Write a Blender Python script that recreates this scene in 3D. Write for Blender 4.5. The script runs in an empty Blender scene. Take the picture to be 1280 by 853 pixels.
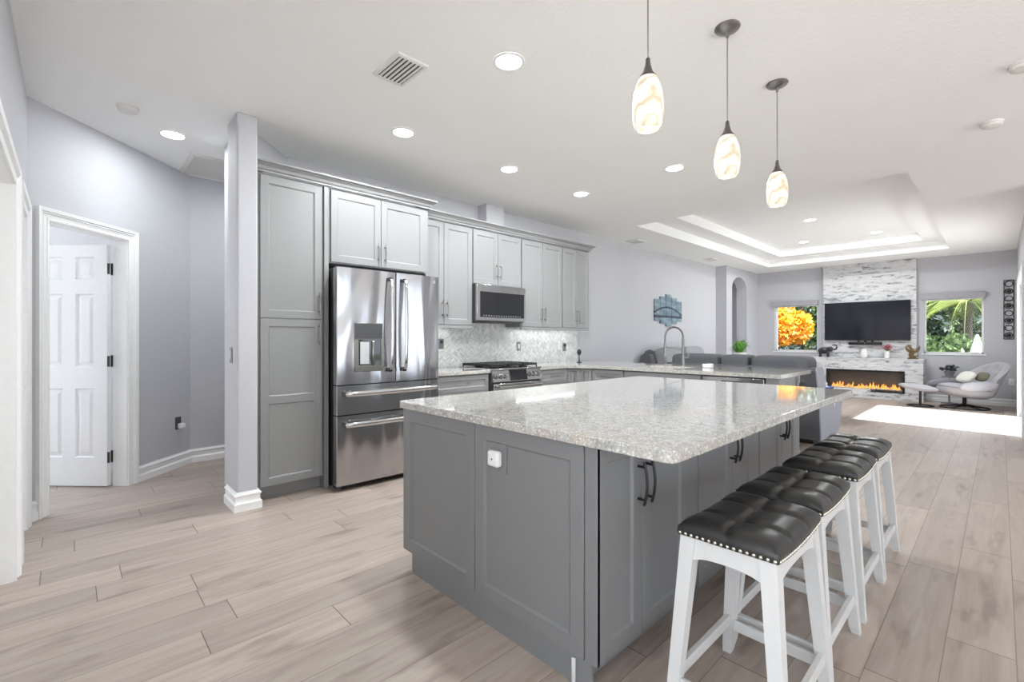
import bpy, bmesh, math, random
from mathutils import Vector, Matrix
PI = math.pi
R = math.radians
random.seed(7)
S = bpy.context.scene
C = S.collection

# ------------------------------------------------------------------ camera, world, sun, exposure
H = 1.25
A = R(46.43)
cam_d = bpy.data.cameras.new('camera')
cam_d.sensor_width = 36.0
cam_d.lens = 580.0 * 36.0 / 1280.0
cam_d.shift_y = -2.5 / 1280.0
cam_d.clip_start = 0.02
cam = bpy.data.objects.new('camera', cam_d)
cam.location = (0, 0, H)
cam.rotation_euler = (R(90), 0, A - R(90))
C.objects.link(cam)
S.camera = cam
S.view_settings.view_transform = 'Standard'
S.view_settings.look = 'None'
S.view_settings.gamma = 1.0
S.view_settings.use_curve_mapping = False
S.view_settings.exposure = 1.0

WORLD_STRENGTH = 2.1
SUN_STRENGTH = 11.0
LAMP_W = 13.5
TRAY_W = 14.0
world = bpy.data.worlds.new('world')
S.world = world
world.use_nodes = True
wn = world.node_tree
wn.nodes['Background'].inputs[0].default_value = (0.80, 0.89, 1.0, 1)
wn.nodes['Background'].inputs[1].default_value = WORLD_STRENGTH
sun_d = bpy.data.lights.new('sun', 'SUN')
sun_d.energy = SUN_STRENGTH
sun_d.angle = R(0.6)
sun_d.color = (0.92, 0.96, 1.0)
sun = bpy.data.objects.new('sun', sun_d)
C.objects.link(sun)
sun.rotation_euler = Vector((0.02, math.cos(R(47)), -math.sin(R(47)))).to_track_quat('-Z', 'Y').to_euler()
sun.location = (9, -8, 8)
S.cycles.diffuse_bounces = 7
S.cycles.max_bounces = 12
S.cycles.transparent_max_bounces = 12


# ------------------------------------------------------------------ materials
def lin(r, g, b):
    f = lambda c: (c / 255 / 12.92) if c / 255 <= 0.04045 else ((c / 255 + 0.055) / 1.055) ** 2.4
    return (f(r), f(g), f(b), 1.0)


class NT:
    def __init__(self, name):
        self.m = bpy.data.materials.new(name)
        self.m.use_nodes = True
        self.t = self.m.node_tree
        self.t.nodes.clear()
        self.out = self.add('ShaderNodeOutputMaterial')
        self.p = self.add('ShaderNodeBsdfPrincipled')
        self.link(self.p.outputs[0], self.out.inputs[0])

    def add(self, t, **k):
        n = self.t.nodes.new(t)
        for a, v in k.items():
            setattr(n, a, v)
        return n

    def link(self, a, b):
        self.t.links.new(a, b)

    def put(self, sock, v):
        if hasattr(v, 'bl_rna') and isinstance(v, bpy.types.NodeSocket):
            self.link(v, sock)
        else:
            sock.default_value = v

    def math(self, op, a, b=None, c=None, clamp=False):
        n = self.add('ShaderNodeMath', operation=op, use_clamp=clamp)
        self.put(n.inputs[0], a)
        if b is not None:
            self.put(n.inputs[1], b)
        if c is not None:
            self.put(n.inputs[2], c)
        return n.outputs[0]

    def mix(self, f, a, b):
        n = self.add('ShaderNodeMix', data_type='RGBA')
        self.put(n.inputs[0], f)
        self.put(n.inputs[6], a)
        self.put(n.inputs[7], b)
        return n.outputs[2]

    def pos(self):
        g = self.add('ShaderNodeNewGeometry')
        s = self.add('ShaderNodeSeparateXYZ')
        self.link(g.outputs['Position'], s.inputs[0])
        return s.outputs[0], s.outputs[1], s.outputs[2]

    def obj(self):
        g = self.add('ShaderNodeTexCoord')
        s = self.add('ShaderNodeSeparateXYZ')
        self.link(g.outputs['Object'], s.inputs[0])
        return s.outputs[0], s.outputs[1], s.outputs[2]

    def vec(self, x, y, z=0.0):
        n = self.add('ShaderNodeCombineXYZ')
        for i, v in enumerate((x, y, z)):
            self.put(n.inputs[i], v)
        return n.outputs[0]

    def noise(self, v, scale, detail=4, rough=0.55, dist=0.0):
        n = self.add('ShaderNodeTexNoise')
        self.link(v, n.inputs['Vector'])
        n.inputs['Scale'].default_value = scale
        n.inputs['Detail'].default_value = detail
        n.inputs['Roughness'].default_value = rough
        n.inputs['Distortion'].default_value = dist
        return n.outputs[0]

    def white(self, v):
        n = self.add('ShaderNodeTexWhiteNoise', noise_dimensions='3D')
        self.link(v, n.inputs['Vector'])
        return n.outputs[0]

    def ramp(self, f, stops):
        n = self.add('ShaderNodeValToRGB')
        e = n.color_ramp.elements
        while len(e) < len(stops):
            e.new(0.5)
        for i, (p, c) in enumerate(stops):
            e[i].position = p
            e[i].color = c
        self.link(f, n.inputs[0])
        return n.outputs[0]

    def bump(self, h, strength, dist=0.01):
        n = self.add('ShaderNodeBump')
        n.inputs['Strength'].default_value = strength
        n.inputs['Distance'].default_value = dist
        self.link(h, n.inputs['Height'])
        self.link(n.outputs[0], self.p.inputs['Normal'])

    def set(self, **k):
        for a, v in k.items():
            self.put(self.p.inputs[a.replace('_', ' ')], v)
        return self


def simple(name, rgb, rough=0.5, metal=0.0, coat=0.0, spec=0.5, emit=None, es=0.0, var=0.04, vscale=30):
    n = NT(name)
    g = n.add('ShaderNodeTexCoord')
    f = n.noise(g.outputs['Object'], vscale, 3)
    c = lin(*rgb)
    lo = tuple(max(0, x * (1 - var)) for x in c[:3]) + (1,)
    hi = tuple(min(1, x * (1 + var)) for x in c[:3]) + (1,)
    n.set(Base_Color=n.mix(f, lo, hi), Roughness=rough, Metallic=metal)
    n.p.inputs['Coat Weight'].default_value = coat
    n.p.inputs['Specular IOR Level'].default_value = spec
    if emit:
        n.p.inputs['Emission Color'].default_value = lin(*emit)
        n.p.inputs['Emission Strength'].default_value = es
    return n.m


M = {}
M['wall'] = simple('wall_paint', (192, 192, 196), 0.75, spec=0.25)
M['trim'] = simple('trim_paint', (240, 240, 239), 0.4)
M['door'] = simple('door_paint', (234, 234, 234), 0.42)
M['cab'] = simple('grey_cabinet_paint', (138, 138, 138), 0.42, var=0.02)
M['isl'] = simple('grey_cabinet_paint_dark', (123, 123, 124), 0.42, var=0.02)  # darker version of the cabinet grey, used on the island
M['nickel'] = simple('brushed_nickel', (150, 148, 146), 0.28, 1.0)
M['darknickel'] = simple('dark_nickel', (120, 116, 110), 0.3, 1.0)
M['black'] = simple('black_metal', (22, 22, 24), 0.45)
M['blackplastic'] = simple('black_plastic', (16, 16, 18), 0.35)
M['iron'] = simple('cast_iron', (26, 26, 27), 0.55)
M['darkgrey'] = simple('dark_grey_panel', (70, 70, 72), 0.5)
M['glassblack'] = simple('dark_glass', (30, 31, 34), 0.06, coat=0.3)
M['greyplastic'] = simple('grey_plastic', (128, 129, 132), 0.4)
M['whiteplastic'] = simple('white_plastic', (232, 232, 232), 0.35)
M['silver'] = simple('painted_silver', (196, 196, 198), 0.4, 0.3)
M['stoolwhite'] = simple('white_painted_wood', (208, 208, 207), 0.42)
M['nail'] = simple('nailhead_nickel', (210, 205, 195), 0.25, 1.0)
M['lampdisc'] = simple('lit_diffuser', (255, 255, 255), 0.5, emit=(255, 252, 246), es=6.0)
M['sofaback'] = simple('charcoal_upholstery', (94, 95, 99), 0.75, vscale=120, var=0.1)
M['sofaside'] = simple('pale_grey_upholstery', (168, 170, 178), 0.75, vscale=120, var=0.08)
M['sofacush'] = simple('grey_upholstery', (150, 150, 154), 0.8, vscale=120, var=0.1)
M['chairfab'] = simple('light_grey_fabric', (168, 166, 170), 0.8, vscale=150, var=0.08)
M['chairdark'] = simple('mauve_grey_fabric', (132, 129, 137), 0.8, vscale=150, var=0.08)
M['pillow'] = simple('cream_pillow', (214, 211, 202), 0.85)
M['olive'] = simple('olive_pillow', (110, 106, 92), 0.85)
M['bronze'] = simple('bronze', (112, 92, 58), 0.45, 0.5)
M['elephant'] = simple('black_resin', (46, 46, 50), 0.4)
M['leaf'] = simple('plant_leaf', (92, 148, 48), 0.5, var=0.35, vscale=14)
M['magenta'] = simple('magenta_petals', (178, 50, 92), 0.6, var=0.3)
M['ceramic'] = simple('white_ceramic', (232, 230, 228), 0.25)
M['darkleaf'] = simple('dark_leaf', (62, 64, 66), 0.6)
M['grille'] = simple('vent_white', (222, 221, 217), 0.5)
M['grilledark'] = simple('vent_gap_shade', (74, 72, 70), 0.8)  # dark sheet colour stands for the shade between vent slats
M['grillemid'] = simple('filter_beige', (172, 167, 160), 0.85)
M['detector'] = simple('detector_plastic', (224, 222, 218), 0.45)
M['bark'] = simple('tree_bark', (66, 55, 45), 0.9, var=0.3)
M['lawn'] = simple('lawn_grass', (70, 84, 44), 0.95, var=0.35, vscale=3)
M['bounceground'] = simple('pale_bounce_ground', (226, 222, 214), 0.9, var=0.06, vscale=3)  # unseen ground outside, made pale to bounce sunlight up to the ceiling
M['sand'] = simple('dry_path', (226, 200, 140), 0.95, var=0.15, vscale=2)
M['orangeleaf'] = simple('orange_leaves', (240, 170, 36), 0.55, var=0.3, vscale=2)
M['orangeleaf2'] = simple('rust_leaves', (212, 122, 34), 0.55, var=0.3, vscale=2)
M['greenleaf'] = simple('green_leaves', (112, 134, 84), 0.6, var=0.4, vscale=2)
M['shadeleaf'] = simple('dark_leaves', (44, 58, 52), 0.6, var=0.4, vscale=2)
M['palmleaf'] = simple('palm_leaves', (112, 124, 44), 0.5, var=0.35, vscale=2)
M['fireback'] = simple('firebox_lining', (92, 85, 78), 0.5)
M['canvaswhite'] = simple('white_canvas', (236, 234, 228), 0.8)
M['blue'] = simple('blue_glaze', (50, 84, 160), 0.3)
M['blind'] = simple('roller_shade_fabric', (164, 162, 166), 0.8)


def mat_ceiling():
    n = NT('ceiling_texture')
    x, y, z = n.pos()
    v = n.vec(x, y, z)
    f = n.noise(v, 38, 4, 0.6)
    n.bump(f, 0.28, 0.012)
    n.set(Base_Color=n.mix(n.noise(v, 3, 2), lin(241, 241, 239), lin(244, 244, 243)), Roughness=0.85)
    n.p.inputs['Specular IOR Level'].default_value = 0.2
    return n.m


def mat_floor():
    n = NT('wood_look_plank_floor')
    x, y, z = n.pos()
    W, L = 0.2, 1.22
    yr = n.math('DIVIDE', n.math('ADD', y, 20.045), W)
    row = n.math('FLOOR', yr)
    off = n.white(n.vec(row, 3.3, 1.7))
    xr = n.math('ADD', n.math('DIVIDE', n.math('ADD', x, 20.0), L), n.math('MULTIPLY', off, 7.0))
    col = n.math('FLOOR', xr)
    idv = n.white(n.vec(row, col, 9.1))
    fy = n.math('FRACT', yr)
    fx = n.math('FRACT', xr)
    ey = n.math('MULTIPLY', n.math('MINIMUM', fy, n.math('SUBTRACT', 1.0, fy)), W)
    ex = n.math('MULTIPLY', n.math('MINIMUM', fx, n.math('SUBTRACT', 1.0, fx)), L)
    seam = n.math('MAXIMUM', n.math('LESS_THAN', ex, 0.0018), n.math('MULTIPLY', n.math('LESS_THAN', ey, 0.0016), 0.62))
    gv = n.vec(n.math('ADD', n.math('MULTIPLY', x, 1.1), n.math('MULTIPLY', idv, 37.0)), n.math('MULTIPLY', y, 13.0), idv)
    g1 = n.noise(gv, 1.6, 6, 0.62, 0.6)
    gv2 = n.vec(n.math('ADD', n.math('MULTIPLY', x, 2.0), n.math('MULTIPLY', idv, 11.0)), n.math('MULTIPLY', y, 60.0), idv)
    g2 = n.noise(gv2, 1.5, 4, 0.6)
    gv3 = n.vec(n.math('ADD', n.math('MULTIPLY', x, 2.2), n.math('MULTIPLY', idv, 71.0)), n.math('MULTIPLY', y, 9.0), idv)
    knots = n.math('POWER', n.noise(gv3, 1.15, 3, 0.5), 1.0)
    base = n.ramp(g1, [(0.25, lin(154, 138, 127)), (0.48, lin(173, 158, 147)), (0.72, lin(185, 173, 163))])
    base = n.mix(n.math('MULTIPLY', g2, 0.3), base, lin(162, 146, 134))
    k = n.ramp(knots, [(0.585, (0, 0, 0, 1)), (0.72, (1, 1, 1, 1))])
    base = n.mix(n.math('MULTIPLY', k, 0.48), base, lin(108, 92, 80))
    tone = n.math('ADD', 0.86, n.math('MULTIPLY', idv, 0.24))
    hs = n.add('ShaderNodeHueSaturation')
    n.link(base, hs.inputs['Color'])
    n.link(tone, hs.inputs['Value'])
    hs.inputs['Saturation'].default_value = 0.95
    col_ = n.mix(seam, hs.outputs[0], lin(92, 78, 68))
    n.set(Base_Color=col_, Roughness=n.math('ADD', 0.34, n.math('MULTIPLY', g1, 0.16)))
    n.bump(n.math('SUBTRACT', n.math('MULTIPLY', g2, 0.15), seam), 0.25, 0.002)
    return n.m


def mat_granite():
    n = NT('speckled_quartz')
    x, y, z = n.pos()
    v = n.vec(x, y, z)
    big = n.noise(v, 2.6, 5, 0.6, 1.2)
    mid = n.noise(v, 26, 6, 0.7, 0.5)
    fine = n.noise(v, 120, 4, 0.7)
    vo = n.add('ShaderNodeTexVoronoi')
    n.link(v, vo.inputs['Vector'])
    vo.inputs['Scale'].default_value = 170
    sp = n.white(vo.outputs['Color'])
    base = n.ramp(mid, [(0.28, lin(140, 138, 133)), (0.42, lin(168, 166, 161)), (0.56, lin(185, 183, 178)), (0.75, lin(198, 195, 190))])
    base = n.mix(n.math('MULTIPLY', n.ramp(big, [(0.5, (0, 0, 0, 1)), (0.68, (1, 1, 1, 1))]), 0.45), base, lin(196, 180, 160))
    base = n.mix(n.math('MULTIPLY', n.math('GREATER_THAN', sp, 0.87), 0.36), base, lin(112, 109, 104))
    base = n.mix(n.math('MULTIPLY', n.math('LESS_THAN', sp, 0.12), 0.6), base, lin(232, 231, 228))
    base = n.mix(n.math('MULTIPLY', n.ramp(fine, [(0.55, (0, 0, 0, 1)), (0.7, (1, 1, 1, 1))]), 0.35), base, lin(128, 124, 120))
    n.set(Base_Color=base, Roughness=0.07)
    n.p.inputs['Coat Weight'].default_value = 0.35
    n.p.inputs['Coat Roughness'].default_value = 0.04
    return n.m


def mat_backsplash():
    n = NT('marble_mosaic_tile')
    x, y, z = n.pos()
    col = n.math('FLOOR', n.math('MULTIPLY', x, 24.0))
    par = n.math('SUBTRACT', n.math('MULTIPLY', n.math('MODULO', col, 2.0), 2.0), 1.0)
    zz = n.math('ADD', z, n.math('MULTIPLY', n.math('MULTIPLY', par, x), 0.9))
    row = n.math('FLOOR', n.math('MULTIPLY', zz, 75.0))
    idv = n.white(n.vec(col, row, 2.0))
    f = n.noise(n.vec(x, y, z), 14, 5, 0.6, 1.0)
    c = n.ramp(idv, [(0.0, lin(182, 186, 184)), (0.35, lin(206, 207, 204)), (0.7, lin(218, 218, 214)), (1.0, lin(230, 230, 226))])
    c = n.mix(n.math('MULTIPLY', n.ramp(f, [(0.45, (0, 0, 0, 1)), (0.7, (1, 1, 1, 1))]), 0.5), c, lin(166, 170, 172))
    n.set(Base_Color=c, Roughness=0.25)
    return n.m


def mat_stone():
    n = NT('stacked_ledger_stone')
    x, y, z = n.pos()
    hz = 0.042
    zr = n.math('DIVIDE', z, hz)
    row = n.math('FLOOR', zr)
    off = n.white(n.vec(row, 1.0, 4.0))
    yr = n.math('ADD', n.math('DIVIDE', n.math('ADD', n.math('ADD', y, x), 30.0), 0.24), n.math('MULTIPLY', off, 9.0))
    col = n.math('FLOOR', yr)
    idv = n.white(n.vec(row, col, 6.0))
    f = n.noise(n.vec(x, n.math('MULTIPLY', y, 4.0), n.math('MULTIPLY', z, 16.0)), 1.7, 5, 0.7, 0.4)
    f2 = n.math('ADD', n.math('MULTIPLY', f, 0.85), n.math('MULTIPLY', idv, 0.16))
    c = n.ramp(f2, [(0.33, lin(92, 94, 98)), (0.40, lin(160, 161, 165)), (0.48, lin(205, 205, 206)), (0.8, lin(222, 221, 219))])
    fz = n.math('FRACT', zr)
    fy = n.math('FRACT', yr)
    seam = n.math('MAXIMUM', n.math('LESS_THAN', fz, 0.07), n.math('LESS_THAN', fy, 0.012))
    c = n.mix(n.math('MULTIPLY', seam, 0.35), c, lin(120, 120, 122))
    n.set(Base_Color=c, Roughness=0.7)
    n.bump(n.math('SUBTRACT', n.math('ADD', n.math('MULTIPLY', idv, 1.0), n.math('MULTIPLY', f, 0.4)), seam), 0.5, 0.012)
    return n.m


def mat_steel(name='brushed_steel', wav=0.22, rgb=(188, 188, 190)):
    n = NT(name)
    g = n.add('ShaderNodeTexCoord')
    mp = n.add('ShaderNodeMapping')
    n.link(g.outputs['Object'], mp.inputs[0])
    mp.inputs['Scale'].default_value = (3.4, 3.4, 0.8)
    f = n.noise(mp.outputs[0], 1.25, 1, 0.4, 0.4)
    mp2 = n.add('ShaderNodeMapping')
    n.link(g.outputs['Object'], mp2.inputs[0])
    mp2.inputs['Scale'].default_value = (1.0, 1.0, 220.0)
    f2 = n.noise(mp2.outputs[0], 1.0, 2)
    n.set(Base_Color=lin(*rgb), Metallic=1.0, Roughness=n.math('ADD', 0.15, n.math('MULTIPLY', f2, 0.08)))
    n.bump(f, wav, 0.12)
    return n.m


def mat_leather():
    n = NT('dark_leather')
    g = n.add('ShaderNodeTexCoord')
    f = n.noise(g.outputs['Object'], 260, 3, 0.5)
    v = n.noise(g.outputs['Object'], 5, 2, 0.5)
    n.set(Base_Color=n.mix(v, lin(33, 32, 32), lin(41, 40, 39)), Roughness=0.3)
    n.bump(f, 0.06, 0.001)
    return n.m


def mat_shade():
    n = NT('alabaster_glass')
    g = n.add('ShaderNodeTexCoord')
    w = n.add('ShaderNodeTexWave', wave_type='BANDS', bands_direction='DIAGONAL')
    n.link(g.outputs['Object'], w.inputs['Vector'])
    w.inputs['Scale'].default_value = 6.5
    w.inputs['Distortion'].default_value = 9.0
    w.inputs['Detail'].default_value = 3.0
    w.inputs['Detail Scale'].default_value = 1.2
    c = n.ramp(w.outputs[0], [(0.0, lin(196, 176, 150)), (0.16, lin(216, 203, 182)), (0.5, lin(228, 218, 200)), (1.0, lin(233, 225, 210))])
    n.set(Base_Color=c, Roughness=0.25, Emission_Color=c)
    n.p.inputs['Emission Strength'].default_value = 0.2
    n.p.inputs['Transmission Weight'].default_value = 0.0
    return n.m


def mat_glass(name='clear_glass', refl=0.12, tint=(1, 1, 1, 1), rough=0.0):
    n = NT(name)
    n.t.nodes.remove(n.p)
    tr = n.add('ShaderNodeBsdfTransparent')
    tr.inputs[0].default_value = tint
    gl = n.add('ShaderNodeBsdfGlossy')
    gl.inputs['Roughness'].default_value = rough
    lw = n.add('ShaderNodeLayerWeight')
    lw.inputs[0].default_value = 0.25
    mx = n.add('ShaderNodeMixShader')
    n.link(n.math('MULTIPLY', lw.outputs[0], refl * 4, clamp=True), mx.inputs[0])
    n.link(tr.outputs[0], mx.inputs[1])
    n.link(gl.outputs[0], mx.inputs[2])
    n.link(mx.outputs[0], n.out.inputs[0])
    return n.m


def mat_flame():
    n = NT('flame')
    x, y, z = n.obj()
    c = n.ramp(n.math('MULTIPLY', z, 6.0), [(0.0, lin(255, 244, 214)), (0.6, lin(255, 214, 140)), (1.0, lin(232, 150, 70))])
    n.set(Base_Color=(0, 0, 0, 1), Emission_Color=c)
    n.p.inputs['Emission Strength'].default_value = 1.1
    return n.m


def mat_art():
    n = NT('blue_grey_waterfront_print')
    x, y, z = n.pos()
    u = n.math('DIVIDE', n.math('SUBTRACT', x, 7.89), 1.07)
    arch = n.math('SUBTRACT', 1.86, n.math('MULTIPLY', n.math('POWER', n.math('SUBTRACT', u, 0.45), 2.0), 0.5))
    d = n.math('ABSOLUTE', n.math('SUBTRACT', z, arch))
    band = n.math('LESS_THAN', d, 0.018)
    deck = n.math('LESS_THAN', n.math('ABSOLUTE', n.math('SUBTRACT', z, 1.68)), 0.022)
    tw = n.white(n.vec(n.math('FLOOR', n.math('MULTIPLY', x, 22.0)), 1.0, 1.0))
    tower = n.math('MULTIPLY', n.math('LESS_THAN', z, n.math('ADD', 1.66, n.math('MULTIPLY', tw, 0.24))), n.math('GREATER_THAN', z, 1.66))
    sky = n.ramp(n.noise(n.vec(n.math('MULTIPLY', x, 2.0), y, n.math('MULTIPLY', z, 5.0)), 2.2, 5), [(0.3, lin(84, 106, 122)), (0.7, lin(146, 164, 174))])
    c = n.mix(n.math('MULTIPLY', tower, 0.55), sky, lin(86, 104, 122))
    c = n.mix(n.math('MAXIMUM', band, deck), c, lin(56, 66, 80))
    n.set(Base_Color=c, Roughness=0.6)
    return n.m


M['ceiling'] = mat_ceiling()
M['floor'] = mat_floor()
M['granite'] = mat_granite()
M['splash'] = mat_backsplash()
M['stone'] = mat_stone()
M['steel'] = mat_steel('brushed_steel', 0.6, (184, 184, 186))
M['steelflat'] = mat_steel('flat_steel', 0.05, (200, 200, 200))
M['leather'] = mat_leather()
M['shade'] = mat_shade()
M['glass'] = mat_glass()
M['fireglass'] = mat_glass('fireplace_glass', 0.16)
M['flame'] = mat_flame()
M['art'] = mat_art()
M['screen'] = simple('tv_screen', (36, 37, 44), 0.05, spec=0.4, var=0.01)


# ------------------------------------------------------------------ geometry helpers
class MB:
    def __init__(self):
        self.b = bmesh.new()

    def box(self, x0, x1, y0, y1, z0, z1, bev=0.0, seg=1):
        if x1 < x0: x0, x1 = x1, x0
        if y1 < y0: y0, y1 = y1, y0
        if z1 < z0: z0, z1 = z1, z0
        b = self.b
        v = [b.verts.new(p) for p in ((x0, y0, z0), (x1, y0, z0), (x1, y1, z0), (x0, y1, z0), (x0, y0, z1), (x1, y0, z1), (x1, y1, z1), (x0, y1, z1))]
        f = [b.faces.new([v[i] for i in q]) for q in ((0, 3, 2, 1), (4, 5, 6, 7), (0, 1, 5, 4), (1, 2, 6, 5), (2, 3, 7, 6), (3, 0, 4, 7))]
        if bev > 0:
            es = list({e for q in f for e in q.edges})
            bmesh.ops.bevel(b, geom=es, offset=bev, segments=seg, affect='EDGES', profile=0.5)
        return self

    def quad(self, *pts):
        self.b.faces.new([self.b.verts.new(p) for p in pts])
        return self

    def loft(self, rings, closed=True, cap=True):
        b = self.b
        vr = [[b.verts.new(p) for p in r] for r in rings]
        n = len(vr[0])
        for i in range(len(vr) - 1):
            for j in range(n if closed else n - 1):
                k = (j + 1) % n
                b.faces.new((vr[i][j], vr[i][k], vr[i + 1][k], vr[i + 1][j]))
        if cap and closed:
            b.faces.new(list(reversed(vr[0])))
            b.faces.new(vr[-1])
        return self

    def prism(self, poly, axis, a, c):
        def P(u, v, t):
            return {'x': (t, u, v), 'y': (u, t, v), 'z': (u, v, t)}[axis]
        return self.loft([[P(u, v, a) for u, v in poly], [P(u, v, c) for u, v in poly]])

    def lathe(self, prof, c=(0, 0, 0), n=24, axis='z', cap=True):
        rings = []
        for r, z in prof:
            ring = []
            for i in range(n):
                a = 2 * PI * i / n
                p = (r * math.cos(a), r * math.sin(a), z)
                if axis == 'x': p = (p[2], p[0], p[1])
                if axis == 'y': p = (p[0], p[2], p[1])
                ring.append((p[0] + c[0], p[1] + c[1], p[2] + c[2]))
            rings.append(ring)
        return self.loft(rings, True, cap)

    def cyl(self, c, r, h, n=20, axis='z'):
        return self.lathe([(r, 0), (r, h)], c, n, axis)

    def tube(self, pts, r, n=8, closed=False, flat=1.0):
        pts = [Vector(p) for p in pts]
        rings = []
        up = Vector((0, 0, 1))
        m = len(pts)
        prev = None
        for i, p in enumerate(pts):
            if closed:
                t = pts[(i + 1) % m] - pts[i - 1]
            else:
                t = pts[min(i + 1, m - 1)] - pts[max(i - 1, 0)]
            t.normalize()
            if prev is None:
                s = t.cross(up)
                if s.length < 1e-3: s = t.cross(Vector((0, 1, 0)))
            else:
                s = prev - t * prev.dot(t)
            s.normalize()
            prev = s
            q = s.cross(t)
            rr = r[i] if isinstance(r, (list, tuple)) else r
            rings.append([tuple(p + s * rr * math.cos(2 * PI * k / n) + q * rr * flat * math.sin(2 * PI * k / n)) for k in range(n)])
        if closed:
            rings.append(rings[0])
            return self.loft(rings, True, False)
        return self.loft(rings, True, True)

    def sell(self, c, r, e1=0.6, e2=0.6, nu=28, nv=14, rot=None):
        def pw(v, e):
            return math.copysign(abs(v) ** e, v)
        rings = []
        for j in range(1, nv):
            t = -PI / 2 + PI * j / nv
            ring = []
            for i in range(nu):
                a = 2 * PI * i / nu
                p = Vector((r[0] * pw(math.cos(t), e1) * pw(math.cos(a), e2), r[1] * pw(math.cos(t), e1) * pw(math.sin(a), e2), r[2] * pw(math.sin(t), e1)))
                if rot is not None: p = rot @ p
                ring.append(tuple(p + Vector(c)))
            rings.append(ring)
        return self.loft(rings)

    def grid(self, fn, nu, nv):
        b = self.b
        v = [[b.verts.new(fn(i / nu, j / nv)) for j in range(nv + 1)] for i in range(nu + 1)]
        for i in range(nu):
            for j in range(nv):
                b.faces.new((v[i][j], v[i + 1][j], v[i + 1][j + 1], v[i][j + 1]))
        return self

    def build(self, name, mat, parent=None, loc=None, smooth=True, ang=50):
        bmesh.ops.recalc_face_normals(self.b, faces=self.b.faces[:])
        me = bpy.data.meshes.new(name)
        self.b.to_mesh(me)
        self.b.free()
        for m in (mat if isinstance(mat, list) else [mat]):
            me.materials.append(M[m])
        if smooth:
            me.set_sharp_from_angle(angle=R(ang))
            me.polygons.foreach_set('use_smooth', [p.area < 0.006 for p in me.polygons])
            me.update()
        o = bpy.data.objects.new(name, me)
        C.objects.link(o)
        if parent is not None:
            o.parent = parent
        if loc is not None:
            o.location = loc
        return o


def tag(o, label, cat, group=None):
    o['label'] = label
    o['category'] = cat
    if group: o['group'] = group
    return o


def thing(name, label, cat, loc=(0, 0, 0), rz=0.0, group=None):
    o = bpy.data.objects.new(name, None)
    o.empty_display_size = 0.05
    C.objects.link(o)
    o.location = loc
    o.rotation_euler = (0, 0, rz)
    return tag(o, label, cat, group)


def struct(o):
    o['kind'] = 'structure'
    return o


def sroot(name, loc=(0, 0, 0), rz=0.0):
    o = bpy.data.objects.new(name, None)
    C.objects.link(o)
    o.location = loc
    o.rotation_euler = (0, 0, rz)
    o['kind'] = 'structure'
    return o


def dup(root, loc, label, rz=None):
    r = root.copy()
    C.objects.link(r)
    r.location = loc
    if rz is not None: r.rotation_euler = (0, 0, rz)
    r['label'] = label
    for ch in list(root.children):
        c = ch.copy()
        C.objects.link(c)
        c.parent = r
        for g in list(ch.children):
            d = g.copy()
            C.objects.link(d)
            d.parent = c
    return r


# ------------------------------------------------------------------ the room
CZ = 2.9          # ceiling
YW = 4.46         # kitchen wall face
XT = 12.6         # TV wall face
YR = -0.22        # right wall face

YE = -6.2         # roof edge on the open side
struct(MB().box(-3.2, 7.5, YE, 7.6, -0.12, 0).box(7.5, 12.8, YR - 0.16, 7.6, -0.12, 0).build('floor', 'floor', smooth=False))

# ceiling with a stepped tray over the living room
TX0, TX1, TY0, TY1 = 5.975, 11.60, 0.63, 3.65
m = MB()
x0, x1, y0, y1 = -3.2, 12.8, YR - 0.16, 7.6
for q in ((x0, TX0, y0, y1), (TX1, x1, y0, y1), (TX0, TX1, y0, TY0), (TX0, TX1, TY1, y1), (x0, 7.54, YE, y0)):
    m.box(q[0], q[1], q[2], q[3], CZ, CZ + 0.1)
d = 0.34
Z1, Z2 = 3.05, 3.20
ix0, ix1, iy0, iy1 = TX0 + d, TX1 - d, TY0 + d, TY1 - d
for a, b, c, e, za, zb in ((TX0 + 0.002, TX1 - 0.002, TY0 + 0.002, TY1 - 0.002, CZ, Z1), (ix0 + 0.002, ix1 - 0.002, iy0 + 0.002, iy1 - 0.002, Z1, Z2)):
    m.box(a - 0.05, a, c, e, za + 0.0005, zb); m.box(b, b + 0.05, c, e, za + 0.0005, zb)
    m.box(a - 0.05, b + 0.05, c - 0.05, c, za + 0.0005, zb); m.box(a - 0.05, b + 0.05, e, e + 0.05, za + 0.0005, zb)
for q in ((TX0, ix0, TY0, TY1), (ix1, TX1, TY0, TY1), (ix0, ix1, TY0, iy0), (ix0, ix1, iy1, TY1)):
    m.box(q[0], q[1], q[2], q[3], Z1, Z1 + 0.08)
m.box(ix0 - 0.1, ix1 + 0.1, iy0 - 0.1, iy1 + 0.1, Z2, Z2 + 0.08)
struct(m.build('ceiling', 'ceiling', smooth=False))

# kitchen wall, its diagonal return behind the pantry, and the chase above the uppers
m = MB()
m.box(0.96, 10.65, YW, YW + 0.14, 0, CZ)
m.prism([(0.96, 4.0), (1.42, YW), (0.96, YW)], 'z', 2.625, CZ)
struct(m.build('wall_kitchen', 'wall', smooth=False))
struct(MB().box(3.66, 3.95, 4.30, YW, 2.45, CZ).build('wall_chase', 'wall', smooth=False))
# pillar with its baseboard
struct(MB().box(0.872, 1.008, 3.80, 4.09, 0, CZ, 0.012, 2).build('wall_pillar', 'wall'))


def base_profile(t=0.016, h=0.135):
    return [(0, 0), (t, 0), (t, h * 0.40), (t * 0.55, h * 0.50), (t * 0.55, h * 0.76), (t * 0.85, h * 0.80), (t * 0.85, h * 0.87), (t * 0.4, h * 0.92), (t * 0.3, h), (0, h)]


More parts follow.
